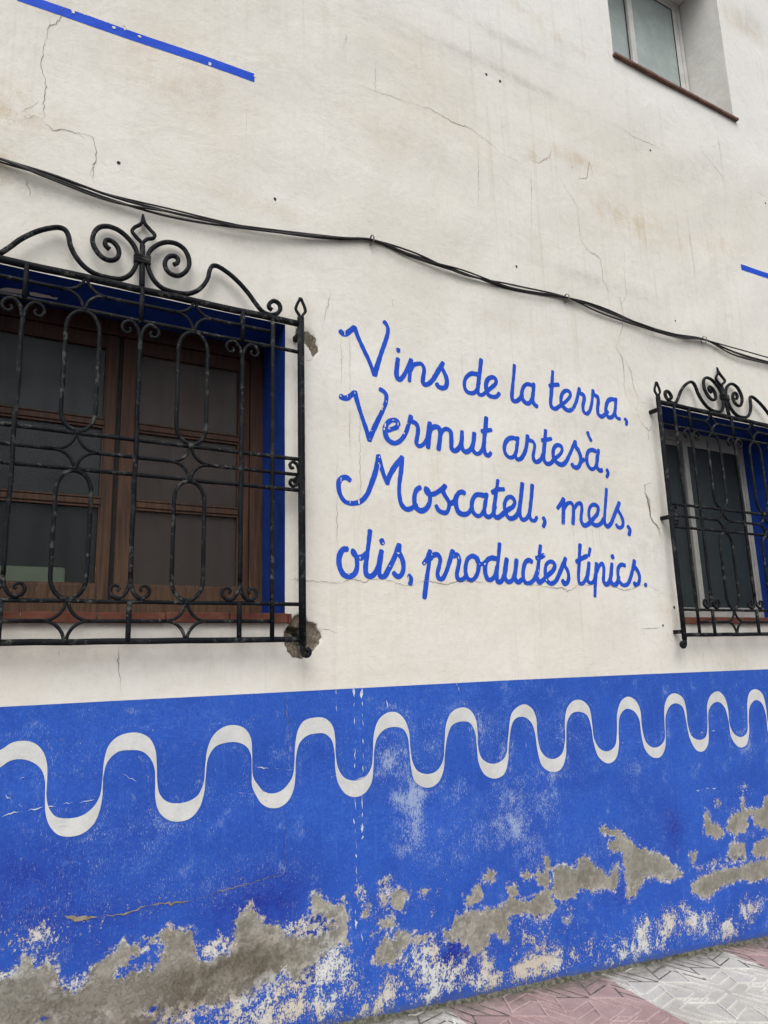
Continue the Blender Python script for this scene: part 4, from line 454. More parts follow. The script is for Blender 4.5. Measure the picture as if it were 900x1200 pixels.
def mat_tile(name, c1, c2, dirt):
    t = NT(name)
    c = t.mix(t.step(t.noise(12, 6, 0.65), 0.35, 0.65), c1, c2)
    c = t.mix(t.step(t.noise(45, 6, 0.75, off=4), 0.54, 0.66, 0, 0.7), c, dirt)
    n = t.bump(t.noise(80, 5, 0.7), 0.0012, 0.8)
    return t.done(c, 0.8, n, 0.3)

def mat_pave(name, c1, c2, grime=0.25):
    t = NT(name)
    c = t.mix(t.step(t.noise(5, 6, 0.6), 0.35, 0.65), c1, c2)
    c = t.mix(t.step(t.noise(260, 3, 0.8, off=2), 0.52, 0.66, 0, 0.8), c, tuple(x * 0.42 for x in c1))
    c = t.mix(t.step(t.noise(320, 3, 0.8, off=7), 0.58, 0.70, 0, 0.7), c, tuple(min(0.8, x * 1.7) for x in c2))
    c = t.mix(t.step(t.noise(14, 7, 0.75, off=5), 0.56, 0.70, 0, 0.45), c, tuple(x * 0.5 for x in c1))
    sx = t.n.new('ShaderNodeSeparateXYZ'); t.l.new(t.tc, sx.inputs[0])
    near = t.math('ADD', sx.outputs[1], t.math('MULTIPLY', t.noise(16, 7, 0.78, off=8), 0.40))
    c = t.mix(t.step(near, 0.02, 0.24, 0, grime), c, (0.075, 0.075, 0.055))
    n = t.bump(t.noise(230, 4, 0.8), 0.0022, 0.9)
    n = t.bump(t.noise(25, 5, 0.7, off=4), 0.003, 0.7, n)
    return t.done(c, 0.9, n, 0.2)

M_plaster = mat_plaster()
M_dado = mat_dado()
M_word = mat_paint('brushed_blue_lettering', (0.014, 0.068, 0.47), (0.020, 0.085, 0.52), chips=0.71, wear=0.02)
M_line = mat_paint('painted_blue_line', (0.012, 0.066, 0.52), (0.016, 0.078, 0.56), chips=0.715)
M_wave = mat_paint('painted_white_wave', (0.52, 0.535, 0.535), (0.60, 0.61, 0.60), under=(0.16, 0.25, 0.48), chips=0.695, rough=0.85, wear=0.02)
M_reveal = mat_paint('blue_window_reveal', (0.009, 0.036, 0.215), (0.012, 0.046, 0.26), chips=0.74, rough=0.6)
M_plain_reveal = mat_simple('grey_rendered_reveal', (0.62, 0.615, 0.585), (0.70, 0.695, 0.665), 6, 0.9, 0.004, 0.2, bscale=25)
M_iron = mat_iron()
M_wood = mat_wood()
M_crack = mat_simple('crack_dirt_and_shade', (0.060, 0.052, 0.043), (0.30, 0.27, 0.225), 25, 0.95, 0.0005)  # flat slivers: shade of the crack's depth is painted in along with dirt
M_rust = mat_simple('rusty_flaking', (0.24, 0.15, 0.09), (0.40, 0.31, 0.22), 30, 0.95, 0.0005)
M_cem = mat_simple('cement_in_crack', (0.17, 0.145, 0.10), (0.30, 0.27, 0.20), 30, 0.95, 0.0012)
M_scratch = mat_simple('limewash_scratch', (0.38, 0.45, 0.60), (0.62, 0.65, 0.68), 60, 0.9, 0.0005)
M_hole = mat_simple('painted_hole_dark', (0.015, 0.014, 0.013), (0.05, 0.045, 0.04), 60, 0.9, 0.0005)  # flat disc, coloured with the dark of the hole's depth
M_terra = mat_tile('terracotta_sill', (0.125, 0.042, 0.028), (0.18, 0.066, 0.043), (0.12, 0.075, 0.055))
M_browntile = mat_tile('brown_clay_sill', (0.12, 0.062, 0.046), (0.18, 0.095, 0.072), (0.24, 0.19, 0.16))
M_alu = mat_simple('dusty_white_aluminium', (0.50, 0.50, 0.48), (0.60, 0.60, 0.58), 10, 0.5, 0.0003, 0.4)
M_alu2 = mat_simple('grey_aluminium', (0.36, 0.36, 0.35), (0.44, 0.44, 0.43), 10, 0.45, 0.0003, 0.4)
M_aluB = mat_simple('shaded_white_aluminium', (0.30, 0.30, 0.28), (0.38, 0.375, 0.35), 10, 0.6, 0.0003, 0.3)  # white aluminium darkened in colour for the shade of the recess
M_gasket = mat_simple('black_gasket', (0.012, 0.012, 0.012), (0.02, 0.02, 0.02), 30, 0.7, 0.0002)
M_glassA = mat_glass('dark_pane', (0.80, 0.82, 0.82), 0.22, (0.085, 0.095, 0.10), 0.30, 0.5)
M_glassA3 = mat_glass('clearer_low_pane', (0.88, 0.90, 0.88), 0.20, (0.085, 0.095, 0.10), 0.14, 0.4)
M_glassA2 = mat_glass('warm_dusty_pane', (0.80, 0.78, 0.76), 0.22, (0.120, 0.098, 0.088), 0.38, 0.5)
M_glassB = mat_glass('tinted_pane', (0.55, 0.58, 0.58), 0.30, (0.065, 0.083, 0.090), 0.50, 0.6)
M_glassU = mat_glass('upper_pane', (0.90, 0.95, 0.94), 0.12, (0.60, 0.69, 0.67), 0.55, 1.05, 2.3)  # pale diffuse colour stands for sky reflected in the glass
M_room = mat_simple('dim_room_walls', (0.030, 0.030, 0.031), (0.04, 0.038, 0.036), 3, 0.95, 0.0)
M_curtain = mat_simple('brown_curtain_cloth', (0.115, 0.080, 0.070), (0.13, 0.092, 0.082), 4, 0.95, 0.0)
M_curtain2 = mat_simple('slate_blind_cloth', (0.060, 0.072, 0.076), (0.075, 0.088, 0.092), 3, 0.95, 0.0)
M_curtainU = mat_simple('pale_green_blind', (0.58, 0.68, 0.655), (0.62, 0.72, 0.70), 2, 0.9, 0.0008)
M_green = mat_simple('painted_green_light', (0.66, 0.80, 0.55), (0.70, 0.82, 0.58), 5, 0.8, 0.0006)  # pale green stands for the light strip in the glass
M_cable = mat_simple('black_cable_sheath', (0.011, 0.011, 0.012), (0.030, 0.030, 0.031), 15, 0.55, 0.0003)
M_steel = mat_simple('dull_steel_clip', (0.10, 0.10, 0.10), (0.28, 0.27, 0.25), 60, 0.5, 0.0004, 0.5, 0.4)
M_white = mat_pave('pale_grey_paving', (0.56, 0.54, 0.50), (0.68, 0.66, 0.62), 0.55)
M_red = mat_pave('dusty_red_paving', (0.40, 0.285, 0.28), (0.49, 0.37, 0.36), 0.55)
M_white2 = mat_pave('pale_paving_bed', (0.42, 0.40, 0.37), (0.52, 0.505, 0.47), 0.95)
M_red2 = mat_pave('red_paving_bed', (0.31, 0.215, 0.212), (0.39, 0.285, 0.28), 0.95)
M_moss = mat_simple('mossy_mortar', (0.040, 0.042, 0.030), (0.16, 0.155, 0.125), 45, 0.95, 0.006, 0.2, bscale=120)
M_groove = mat_simple('dirt_filled_groove', (0.045, 0.042, 0.035), (0.17, 0.15, 0.13), 40, 0.95, 0.001)
M_asphalt = mat_pave('asphalt', (0.045, 0.045, 0.047), (0.06, 0.06, 0.06))
M_kerb = mat_pave('granite_kerb', (0.28, 0.27, 0.26), (0.34, 0.33, 0.32))
M_stone = mat_simple('house_side_render', (0.50, 0.48, 0.43), (0.58, 0.56, 0.51), 3, 0.92, 0.003)

SL = -0.07407
def gz(x): return 0.0018 + SL * x           # the street falls to the right

# ------------------------------------------------------------------ the house front
house = empty('house', (0, 0, 0))
tag(house, 'whitewashed house front with a peeling blue band along its foot and blue script lettering', 'house')

OPEN = {'A': (-0.145, 1.252, 1.611, 3.021), 'B': (3.93, 5.28, 1.606, 3.021), 'U': (3.85, 5.257, 5.738, 7.19)}
XL0, XR0, ZT = -4.5, 10.5, 8.6

def lines(segs, snaps):
    out = []
    for a, b, st in segs:
        k = max(1, int(round((b - a) / st)))
        out += [a + (b - a) * i / k for i in range(k)]
    out.append(segs[-1][1])
    out = np.array(out)
    for s in snaps:
        i = int(np.argmin(np.abs(out - s))); out[i] = s
    return out

xl = lines([(XL0, -0.6, 0.3), (-0.6, 1.19, 0.0125), (1.19, 1.42, 0.006), (1.42, 6.2, 0.0125), (6.2, XR0, 0.3)],
           [v for o in OPEN.values() for v in o[:2]])
zlo = lines([(-1.0, -0.5, 0.1), (-0.5, 1.27, 0.0125)], [])
zup = lines([(1.27, 1.45, 0.02), (1.45, 1.70, 0.006), (1.70, 2.80, 0.025), (2.80, 2.99, 0.006), (2.99, 6.8, 0.025), (6.8, ZT, 0.1)],
            [v for o in OPEN.values() for v in o[2:]])
bt = np.array(DATA['bandtop'])
def ztop(x): return np.interp(x, bt[:, 0], bt[:, 1])

def blobs(lst, X, Z):
    r = np.zeros(X.shape)
    for x, z, rx, rz, s in lst:
        d = ((X - x) / rx) ** 2 + ((Z - z) / rz) ** 2
        r += s * np.exp(-d * 1.1)
    return r

def inside_dist(poly, X, Z, clip=0.12):
    """signed distance (+ inside) to a polygon"""
    P = np.array(poly); n = len(P)
    sel = (X > P[:, 0].min() - clip) & (X < P[:, 0].max() + clip) & (Z > P[:, 1].min() - clip) & (Z < P[:, 1].max() + clip)
    out = np.full(X.shape, -clip)
    if not sel.any(): return out
    x, z = X[sel], Z[sel]
    d = np.full(x.shape, 9.0); ins = np.zeros(x.shape, bool)
    for i in range(n):
        ax, az = P[i]; bx, bz = P[(i + 1) % n]
        ex, ez = bx - ax, bz - az
        L = ex * ex + ez * ez + 1e-12
        u = np.clip(((x - ax) * ex + (z - az) * ez) / L, 0, 1)
        d = np.minimum(d, np.hypot(x - ax - u * ex, z - az - u * ez))
        c = ((az > z) != (bz > z))
        with np.errstate(divide='ignore', invalid='ignore'):
            xi = ax + (z - az) * ex / (ez if ez != 0 else 1e-12)
        ins ^= c & (x < xi)
    out[sel] = np.clip(np.where(ins, d, -d), -clip, clip)
    return out

def line_dist(pts, X, Z):
    d = np.full(X.shape, 9.0)
    P = np.array(pts)
    for a, b in zip(P[:-1], P[1:]):
        e = b - a; L = (e ** 2).sum() + 1e-12
        sel = (X > min(a[0], b[0]) - 0.08) & (X < max(a[0], b[0]) + 0.08)
        x, z = X[sel], Z[sel]
        u = np.clip(((x - a[0]) * e[0] + (z - a[1]) * e[1]) / L, 0, 1)
        d[sel] = np.minimum(d[sel], np.hypot(x - a[0] - u * e[0], z - a[1] - u * e[1]))
    return d

def grid_part(name, xs, zs, mat, warp=None, attrs=None, dents=None):
    X, Z = np.meshgrid(xs, zs)
    if warp: Z = warp(X, Z)
    Y = -surf(X, Z)
    if dents is not None: Y = Y + dents(X, Z)
    nx, nz = len(xs), len(zs)
    # around the openings keep the arris straight
    verts = np.stack([X, Y, Z], -1).reshape(-1, 3)
    idx = np.arange(nx * nz).reshape(nz, nx)
    keep = np.ones((nz - 1, nx - 1), bool)
    xc = (X[:-1, :-1] + X[1:, 1:]) / 2; zc = (Z[:-1, :-1] + Z[1:, 1:]) / 2
    for o in OPEN.values():
        keep &= ~((xc > o[0]) & (xc < o[1]) & (zc > o[2]) & (zc < o[3]))
    q = np.stack([idx[:-1, :-1], idx[:-1, 1:], idx[1:, 1:], idx[1:, :-1]], -1)[keep]
    me = bpy.data.meshes.new(name)
    nf = len(q)
    me.vertices.add(len(verts)); me.vertices.foreach_set('co', verts.astype(np.float32).ravel())
    me.loops.add(nf * 4); me.loops.foreach_set('vertex_index', q.astype(np.int32).ravel())
    me.polygons.add(nf); me.polygons.foreach_set('loop_start', np.arange(0, nf * 4, 4, dtype=np.int32))
    me.polygons.foreach_set('use_smooth', np.ones(nf, bool))
    me.update(calc_edges=True); me.validate()
    for k, fn in (attrs or {}).items():
        a = me.attributes.new(k, 'FLOAT', 'POINT')
        a.data.foreach_set('value', fn(X, Z).astype(np.float32).ravel())
    me.materials.append(mat)
    return link(bpy.data.objects.new(name, me), house)

CT = np.array(DATA['coat'])
MORTAR = DATA['mortar']; CAVITY = DATA['cavity']
def mortar_d(X, Z):
    r = np.full(X.shape, -0.12)
    for p in MORTAR: r = np.maximum(r, inside_dist(p, X, Z))
    return r
def dents(X, Z):
    m = mortar_d(X, Z)
    d = np.clip((m + 0.004) / 0.012, 0, 1) * 0.012
    d *= 1 + 0.5 * np.sin(X * 310 + 3 * np.sin(Z * 190)) * np.sin(Z * 270 + 2)
    c = inside_dist(CAVITY, X, Z)
    return d + np.clip((c + 0.004) / 0.010, 0, 1) * 0.05

grid_part('plaster_wall', xl, zup, M_plaster, warp=lambda X, Z: np.where(Z < 1.2701, ztop(X), Z),
          attrs={'stain': lambda X, Z: blobs(DATA['stain'], X, Z), 'grey': lambda X, Z: blobs(DATA['grey'], X, Z),
                 'mortar': mortar_d, 'coat': lambda X, Z: np.clip((Z - np.interp(X, CT[:, 0], CT[:, 1])) / 0.55 + 0.2, 0, 1)}, dents=dents)

WU, WL = catmull(DATA['wave_up'], 0.012), catmull(DATA['wave_lo'], 0.012)
def chalk_f(X, Z):
    r = blobs(DATA['chalk'], X, Z)
    d = np.minimum(line_dist(WU, X, Z), line_dist(WL, X, Z))
    return r + 0.42 * np.exp(-((d - 0.024) / 0.011) ** 2)
def cem_f(X, Z):
    r = np.full(X.shape, -0.12)
    for p in DATA['cement']: r = np.maximum(r, inside_dist(p, X, Z))
    return r
def foot_f(X, Z):
    return np.clip(1 - (Z - gz(X)) / 0.045, 0, 1)
grid_part('painted_dado', xl, zlo, M_dado, warp=lambda X, Z: np.where(Z > 1.2699, ztop(X), Z + (ztop(X) - 1.27) * np.clip((Z - 1.0) / 0.27, 0, 1)),
          attrs={'cem': cem_f, 'peel': lambda X, Z: np.minimum(blobs(DATA['peel'], X, Z), 1.12), 'chalk': chalk_f,
                 'deep': lambda X, Z: blobs(DATA['deep'], X, Z), 'damp': lambda X, Z: np.clip(blobs(DATA['damp'], X, Z), 0, 1.2),
                 'foot': foot_f})

# the body of the house behind the front
mb = MB()
v = [(XL0, 0.01, -1), (XR0, 0.01, -1), (XR0, 9, -1), (XL0, 9, -1), (XL0, 0.01, ZT), (XR0, 0.01, ZT), (XR0, 9, ZT), (XL0, 9, ZT)]
mb.add(v, [(1, 2, 6, 5), (3, 0, 4, 7), (2, 3, 7, 6), (4, 5, 6, 7)])
mb.build('house_body', M_stone, house)
box('roof_coping', XL0 - 0.08, XR0 + 0.08, -0.08, 9.08, ZT + 0.002, ZT + 0.12, M_browntile, house, 0.01)

# wave stripe between its two brushed edges
def stripe(up_pts, lo_pts, off):
    # pair the two edges by arc length between successive extrema
    def extrema(C):
        e = [0]
        for i in range(2, len(C) - 2):
            w = C[max(0, i - 12):i + 13, 1]
            if C[i, 1] >= w.max() - 1e-9 or C[i, 1] <= w.min() + 1e-9:
                if i - e[-1] > 12: e.append(i)
        e.append(len(C) - 1)
        return e
    A, B = catmull(up_pts, 0.006), catmull(lo_pts, 0.006)
    ea, eb = extrema(A), extrema(B)
    k = min(len(ea), len(eb))
    if len(ea) != len(eb): print('WAVE extrema differ', len(ea), len(eb))
    PA, PB = [], []
    for i in range(k - 1):
        n = 36
        for C, e, out in ((A, ea, PA), (B, eb, PB)):
            seg = C[e[i]:e[i + 1] + 1]
            s = np.concatenate([[0], np.cumsum(np.linalg.norm(np.diff(seg, axis=0), axis=1))])
            for j in range(n):
                t = s[-1] * j / n
                out.append([np.interp(t, s, seg[:, 0]), np.interp(t, s, seg[:, 1])])
    PA, PB = np.array(PA), np.array(PB)
    n = len(PA); m = 4
    v, f = [], []
    for i in range(n):
        for j in range(m + 1):
            q = PA[i] + (PB[i] - PA[i]) * j / m
            v.append(on_wall(q[0], q[1], off))
    for i in range(n - 1):
        for j in range(m):
            a = i * (m + 1) + j
            f.append((a, a + 1, a + m + 2, a + m + 1))
    return v, f
v, f = stripe(DATA['wave_up'], DATA['wave_lo'], 0.0011)
tag(mesh_obj('wave_stripe', v, f, M_wave, house), 'white wavy stripe painted along the blue band')

# painted words
for word, strokes in DATA['words'].items():
    mb = MB()
    for i, st in enumerate(strokes):
        ribbon(mb, st, 0.0268, 0.0009 + 0.00012 * (i % 12), 0.005, 0.085)
    o = mb.build('painted_word', M_word, house, True)
    tag(o, 'blue handwritten word "%s"' % word)
for i, ln in enumerate(DATA['lines']):
    mb = MB()
    ribbon(mb, ln, 0.050, 0.0010, 0.01, 0.012, cap=False)
    tag(mb.build('painted_line', M_line, house, True), ['straight blue line ending above the cables', 'short blue line at the right edge'][i])

# cracks, one object per material width class would hide them: each crack is its own part
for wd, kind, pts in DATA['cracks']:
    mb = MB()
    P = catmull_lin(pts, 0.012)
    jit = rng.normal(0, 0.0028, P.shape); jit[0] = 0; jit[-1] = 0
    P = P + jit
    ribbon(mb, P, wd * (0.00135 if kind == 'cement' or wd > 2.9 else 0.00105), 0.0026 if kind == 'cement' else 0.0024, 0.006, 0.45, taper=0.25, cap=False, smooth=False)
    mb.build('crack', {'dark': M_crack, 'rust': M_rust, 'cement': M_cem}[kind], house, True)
for wd, pts in DATA['scratches']:
    P = catmull_lin(pts, 0.008)
    P = P + rng.normal(0, 0.0012, P.shape)
    i0 = 0
    while i0 < len(P) - 2:                       # worn through in short broken dashes
        n0 = rng.randint(3, 9); q = P[i0:i0 + n0]
        if len(q) > 2:
            mb = MB(); ribbon(mb, q + rng.normal(0, 0.0012, q.shape), wd * rng.uniform(0.0003, 0.0008), 0.0024, 0.005, 0.7, taper=0.4, cap=False, smooth=False)
            mb.build('scratch', M_scratch, house, True)
        i0 += n0 + rng.randint(0, 4)
M_bare = mat_simple('bare_plaster_chip', (0.60, 0.58, 0.52), (0.68, 0.66, 0.61), 40, 0.95, 0.0006)
for x, z, rx, rz in DATA['chips']:
    mb = MB(); k = 11
    vv = [on_wall(x + rx * math.cos(a) * random.uniform(.55, 1.2), z + rz * math.sin(a) * random.uniform(.55, 1.2), 0.0031) for a in np.linspace(0, 2 * math.pi, k + 1)[:-1]] + [on_wall(x, z, 0.0031)]
    mb.add(vv, [(i, (i + 1) % k, k) for i in range(k)])
    mb.build('paint_chip', M_bare, house)
for x, z in DATA['holes']:
    mb = MB()
    r = rng.uniform(0.006, 0.010)
    ring = [(x + r * math.cos(a) * rng.uniform(.8, 1.15), z + r * 1.1 * math.sin(a) * rng.uniform(.8, 1.15)) for a in np.linspace(0, 2 * math.pi, 11)[:-1]]
    vv = [on_wall(a, b, 0.0015) for a, b in ring] + [on_wall(x, z, 0.0012)]
    mb.add(vv, [(i, (i + 1) % 10, 10) for i in range(10)])
    mb.build('plug_hole', M_hole, house)

# ------------------------------------------------------------------ windows
def reveal(o, depth, mat, parent, name='reveal'):
    x0, x1, z0, z1 = o
    mb = MB()
    n = 14
    def strip(fn, m=14):
        base = len(mb.v)
        vs = [fn(i / m, j / n) for i in range(m + 1) for j in range(n + 1)]
        fs = [(i * (n + 1) + j, i * (n + 1) + j + 1, (i + 1) * (n + 1) + j + 1, (i + 1) * (n + 1) + j) for i in range(m) for j in range(n)]
        mb.add(vs, fs)
    wob = lambda a, b: 0.0022 * math.sin(a * 9 + b * 4) + 0.0012 * math.sin(a * 23 - b * 11)
    def y_at(x, z, u): return -float(surf(x, z)) * (1 - u) + depth * u
    strip(lambda u, w: (x0 - (wob(w, u) if 0 < u else 0), y_at(x0, z0 + (z1 - z0) * w, u), z0 + (z1 - z0) * w))
    strip(lambda u, w: (x1 + (wob(w, u + 2) if 0 < u else 0), y_at(x1, z0 + (z1 - z0) * w, u), z0 + (z1 - z0) * w))
    strip(lambda u, w: (x0 + (x1 - x0) * w, y_at(x0 + (x1 - x0) * w, z1, u), z1 + (wob(w, u + 5) if 0 < u else 0)))
    strip(lambda u, w: (x0 + (x1 - x0) * w, y_at(x0 + (x1 - x0) * w, z0, u), z0))
    return mb.build(name, mat, parent, True)

def room(o, y0, y1, parent, mat):
    x0, x1, z0, z1 = o
    mb = MB()
    a, b, c, d = x0 - 0.25, x1 + 0.25, z0 - 0.3, z1 + 0.2
    v = [(x, y, z) for z in (c, d) for y in (y0, y1) for x in (a, b)]
    mb.add(v, [(0, 1, 3, 2), (4, 6, 7, 5), (2, 3, 7, 6), (0, 2, 6, 4), (1, 5, 7, 3)])
    # strip of wall round the opening seen from inside
    mb.add([(a, y0, c), (b, y0, c), (b, y0, d), (a, y0, d), (x0, y0, z0), (x1, y0, z0), (x1, y0, z1), (x0, y0, z1)],
           [(0, 4, 5, 1), (1, 5, 6, 2), (2, 6, 7, 3), (3, 7, 4, 0)])
    return mb.build('room_interior', mat, parent)

def cloth(name, x0, x1, y, z0, z1, mat, parent, amp=0.012, folds=9):
    n, m = folds * 8, 4
    v = [(x0 + (x1 - x0) * i / n, y + amp * math.sin(i / 8 * 2 * math.pi) * (0.6 + 0.4 * math.sin(i * 0.37)), z0 + (z1 - z0) * j / m) for j in range(m + 1) for i in range(n + 1)]
    f = [(j * (n + 1) + i, j * (n + 1) + i + 1, (j + 1) * (n + 1) + i + 1, (j + 1) * (n + 1) + i) for j in range(m) for i in range(n)]
    return mesh_obj(name, v, f, mat, parent)

def sill(o, y_in, front, thick, tile, mat, parent, x0, x1, jitter=0.002):
    x = x0; k = 0
    edges = []
    e = x1 - 0.02
    while e > x0 + 0.03:
        edges.append(e); e -= tile
    edges = [x0] + sorted(edges) + [x1]
    for a, b in zip(edges[:-1], edges[1:]):
        dz = random.uniform(-jitter, jitter)
        mb = MB(); mb.box(a + 0.0018, b - 0.0018, -front + random.uniform(-.002, .002), y_in, o[2] - thick + dz, o[2] + 0.003 + dz, 0.006)
        mb.build('sill_tile', mat, parent)

def window_part(label):
    w = empty('window', (0, 0, 0), house); w['label'] = label
    return w

# window A: brown wooden casement of two leaves, three panes each
A = OPEN['A']
wa = window_part('brown wooden casement window set in a dark blue reveal')
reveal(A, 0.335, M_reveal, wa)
for pts in DATA['soffit']:
    c_ = np.mean(pts, axis=0)
    vv = [(x, y, 3.0165) for x, y in pts] + [(c_[0], c_[1], 3.0160)]
    mesh_obj('peeled_patch', vv, [(i, (i + 1) % len(pts), len(pts)) for i in range(len(pts))], M_plain_reveal, wa)
sill(A, 0.30, 0.026, 0.040, 0.27, M_terra, wa, A[0] - 0.02, A[1] + 0.024)
FY = 0.300
fl, fr_, ft, fb = A[0], A[1], 3.019, 1.622
box('frame_jamb', fl, -0.077, FY, FY + 0.07, fb, ft, M_wood, wa, 0.004)
box('frame_jamb', 1.185, fr_, FY, FY + 0.07, fb, ft, M_wood, wa, 0.004)
box('frame_head', -0.0765, 1.1845, FY + 0.002, FY + 0.07, 2.945, ft, M_wood, wa, 0.004)
box('frame_sill', -0.0765, 1.1845, FY - 0.018, FY + 0.07, fb, 1.682, M_wood, wa, 0.006)
def leaf(x0, x1, sl, sr, gm):
    y0, y1 = FY + 0.012, FY + 0.052
    box('sash_stile', x0, x0 + sl, y0, y1, 1.686, 2.941, M_wood, wa, 0.004)
    box('sash_stile', x1 - sr, x1, y0, y1, 1.686, 2.941, M_wood, wa, 0.004)
    a, b = x0 + sl, x1 - sr
    box('sash_rail', a, b, y0 + 0.002, y1 - 0.002, 1.686, 1.758, M_wood, wa, 0.004)
    box('sash_rail', a, b, y0 + 0.002, y1 - 0.002, 2.882, 2.941, M_wood, wa, 0.004)
    rows = [1.758, 2.114, 2.150, 2.488, 2.524, 2.882]
    for z0, z1 in ((2.114, 2.150), (2.488, 2.524)):
        mb = MB()
        mb.box(a, b, y0 + 0.004, y1 - 0.006, z0 + 0.006, z1 - 0.006, 0.003)
        mb.box(a, b, y0 + 0.012, y1 - 0.009, z0, z1, 0.002)
        mb.build('glazing_bar', M_wood, wa)
    for z0, z1 in ((1.758, 2.114), (2.150, 2.488), (2.524, 2.882)):
        box('pane', a - 0.004, b + 0.004, y0 + 0.022, y0 + 0.026, z0 - 0.004, z1 + 0.004, M_glassA3 if (z0 < 1.8 and x0 < 0) else gm, wa, 0)
        # putty bead
        mb = MB(); w_ = 0.007
        mb.box(a, a + w_, y0 + 0.006, y0 + 0.021, z0, z1); mb.box(b - w_, b, y0 + 0.006, y0 + 0.021, z0, z1)
        mb.box(a + w_, b - w_, y0 + 0.006, y0 + 0.021, z0, z0 + w_); mb.box(a + w_, b - w_, y0 + 0.006, y0 + 0.021, z1 - w_, z1)
        mb.build('glazing_bead', M_wood, wa)
leaf(-0.075, 0.537, 0.05, 0.050, M_glassA)
leaf(0.557, 1.183, 0.064, 0.051, M_glassA2)
box('meeting_strip', 0.537, 0.557, FY + 0.030, FY + 0.05, 1.686, 2.941, M_gasket, wa, 0)
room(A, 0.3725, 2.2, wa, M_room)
cloth('curtain', 0.56, 1.34, 0.47, 1.45, 3.05, M_curtain, wa, 0.010, 9)
cloth('blind', -0.25, 0.54, 0.62, 2.18, 3.05, M_room, wa, 0.003, 6)

# window B: sliding white aluminium window in a blue reveal
B = OPEN['B']
wb = window_part('white aluminium sliding window in a blue reveal behind the right grille')
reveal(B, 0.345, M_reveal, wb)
sill(B, 0.32, 0.026, 0.036, 0.27, M_terra, wb, B[0] - 0.005, B[1] + 0.02)
BY = 0.325
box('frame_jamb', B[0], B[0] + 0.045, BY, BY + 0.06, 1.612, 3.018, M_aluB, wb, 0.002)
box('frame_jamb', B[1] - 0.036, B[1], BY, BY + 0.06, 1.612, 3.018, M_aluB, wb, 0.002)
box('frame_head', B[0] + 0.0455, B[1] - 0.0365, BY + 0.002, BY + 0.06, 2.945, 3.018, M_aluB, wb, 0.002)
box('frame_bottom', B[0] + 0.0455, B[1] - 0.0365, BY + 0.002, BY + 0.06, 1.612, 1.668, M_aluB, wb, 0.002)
def sash(x0, x1, y, z0, z1, ws, wr, fm, gm, parent, gasket=True):
    box('sash_stile', x0, x0 + ws, y, y + 0.022, z0, z1, fm, parent, 0.002)
    box('sash_stile', x1 - ws, x1, y, y + 0.022, z0, z1, fm, parent, 0.002)
    box('sash_rail', x0 + ws, x1 - ws, y + 0.001, y + 0.021, z0, z0 + wr, fm, parent, 0.002)
    box('sash_rail', x0 + ws, x1 - ws, y + 0.001, y + 0.021, z1 - wr, z1, fm, parent, 0.002)
    box('pane', x0 + ws - 0.003, x1 - ws + 0.003, y + 0.009, y + 0.013, z0 + wr - 0.003, z1 - wr + 0.003, gm, parent, 0)
    if gasket:
        mb = MB(); g = 0.004
        a, b, c, d = x0 + ws, x1 - ws, z0 + wr, z1 - wr
        mb.box(a, a + g, y + 0.003, y + 0.008, c, d); mb.box(b - g, b, y + 0.003, y + 0.008, c, d)
        mb.box(a + g, b - g, y + 0.003, y + 0.008, c, c + g); mb.box(a + g, b - g, y + 0.003, y + 0.008, d - g, d)
        mb.build('gasket', M_gasket, parent)
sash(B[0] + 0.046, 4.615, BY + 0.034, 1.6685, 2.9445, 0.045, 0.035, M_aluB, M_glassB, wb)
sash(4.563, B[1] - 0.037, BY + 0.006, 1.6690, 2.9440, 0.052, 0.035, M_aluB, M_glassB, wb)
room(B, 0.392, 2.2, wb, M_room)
cloth('blind', 3.75, 5.45, 0.50, 1.5, 3.1, M_curtain2, wb, 0.0005, 3)

# upper window
U = OPEN['U']
wu = window_part('upper white aluminium window with pale panes and a thin brown sill')
reveal(U, 0.385, M_plain_reveal, wu)
sill(U, 0.36, 0.026, 0.020, 0.24, M_browntile, wu, U[0] - 0.01, U[1] + 0.03)
UY = 0.355
box('frame_jamb', U[0], U[0] + 0.040, UY, UY + 0.06, 5.743, 7.186, M_alu, wu, 0.002)
box('frame_jamb', U[1] - 0.050, U[1] - 0.009, UY, UY + 0.06, 5.743, 7.186, M_alu, wu, 0.002)
box('seal', U[1] - 0.009, U[1], UY + 0.012, UY + 0.06, 5.743, 7.186, M_gasket, wu, 0)
box('frame_head', U[0] + 0.0405, U[1] - 0.0505, UY + 0.002, UY + 0.06, 7.150, 7.186, M_alu, wu, 0.002)
box('frame_bottom', U[0] + 0.0405, U[1] - 0.0505, UY + 0.002, UY + 0.06, 5.743, 5.785, M_alu, wu, 0.002)
sash(U[0] + 0.041, 4.595, UY + 0.034, 5.786, 7.149, 0.045, 0.04, M_alu, M_glassU, wu)
sash(4.545, U[1] - 0.051, UY + 0.006, 5.7865, 7.1485, 0.058, 0.04, M_alu, M_glassU, wu)
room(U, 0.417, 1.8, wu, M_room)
cloth('blind', 3.65, 5.45, 0.475, 5.5, 7.3, M_curtainU, wu, 0.002, 10)

# added box behind window A's lower left pane, coloured as greenish light
gb = MB(); gb.box(-0.30, 0.30, -0.055, 0.055, 0.0, 0.182, 0.014)
o = gb.build('green_light_box', M_green, None, True)
o.location = (0.065, 0.434, 1.656)
tag(o, 'added pale green box standing for the greenish light in the lowest left pane of the wooden window', 'box')
o = box('inner_shelf', -0.40, 1.45, 0.374, 0.60, 1.62, 1.655, M_wood, wa, 0.003)

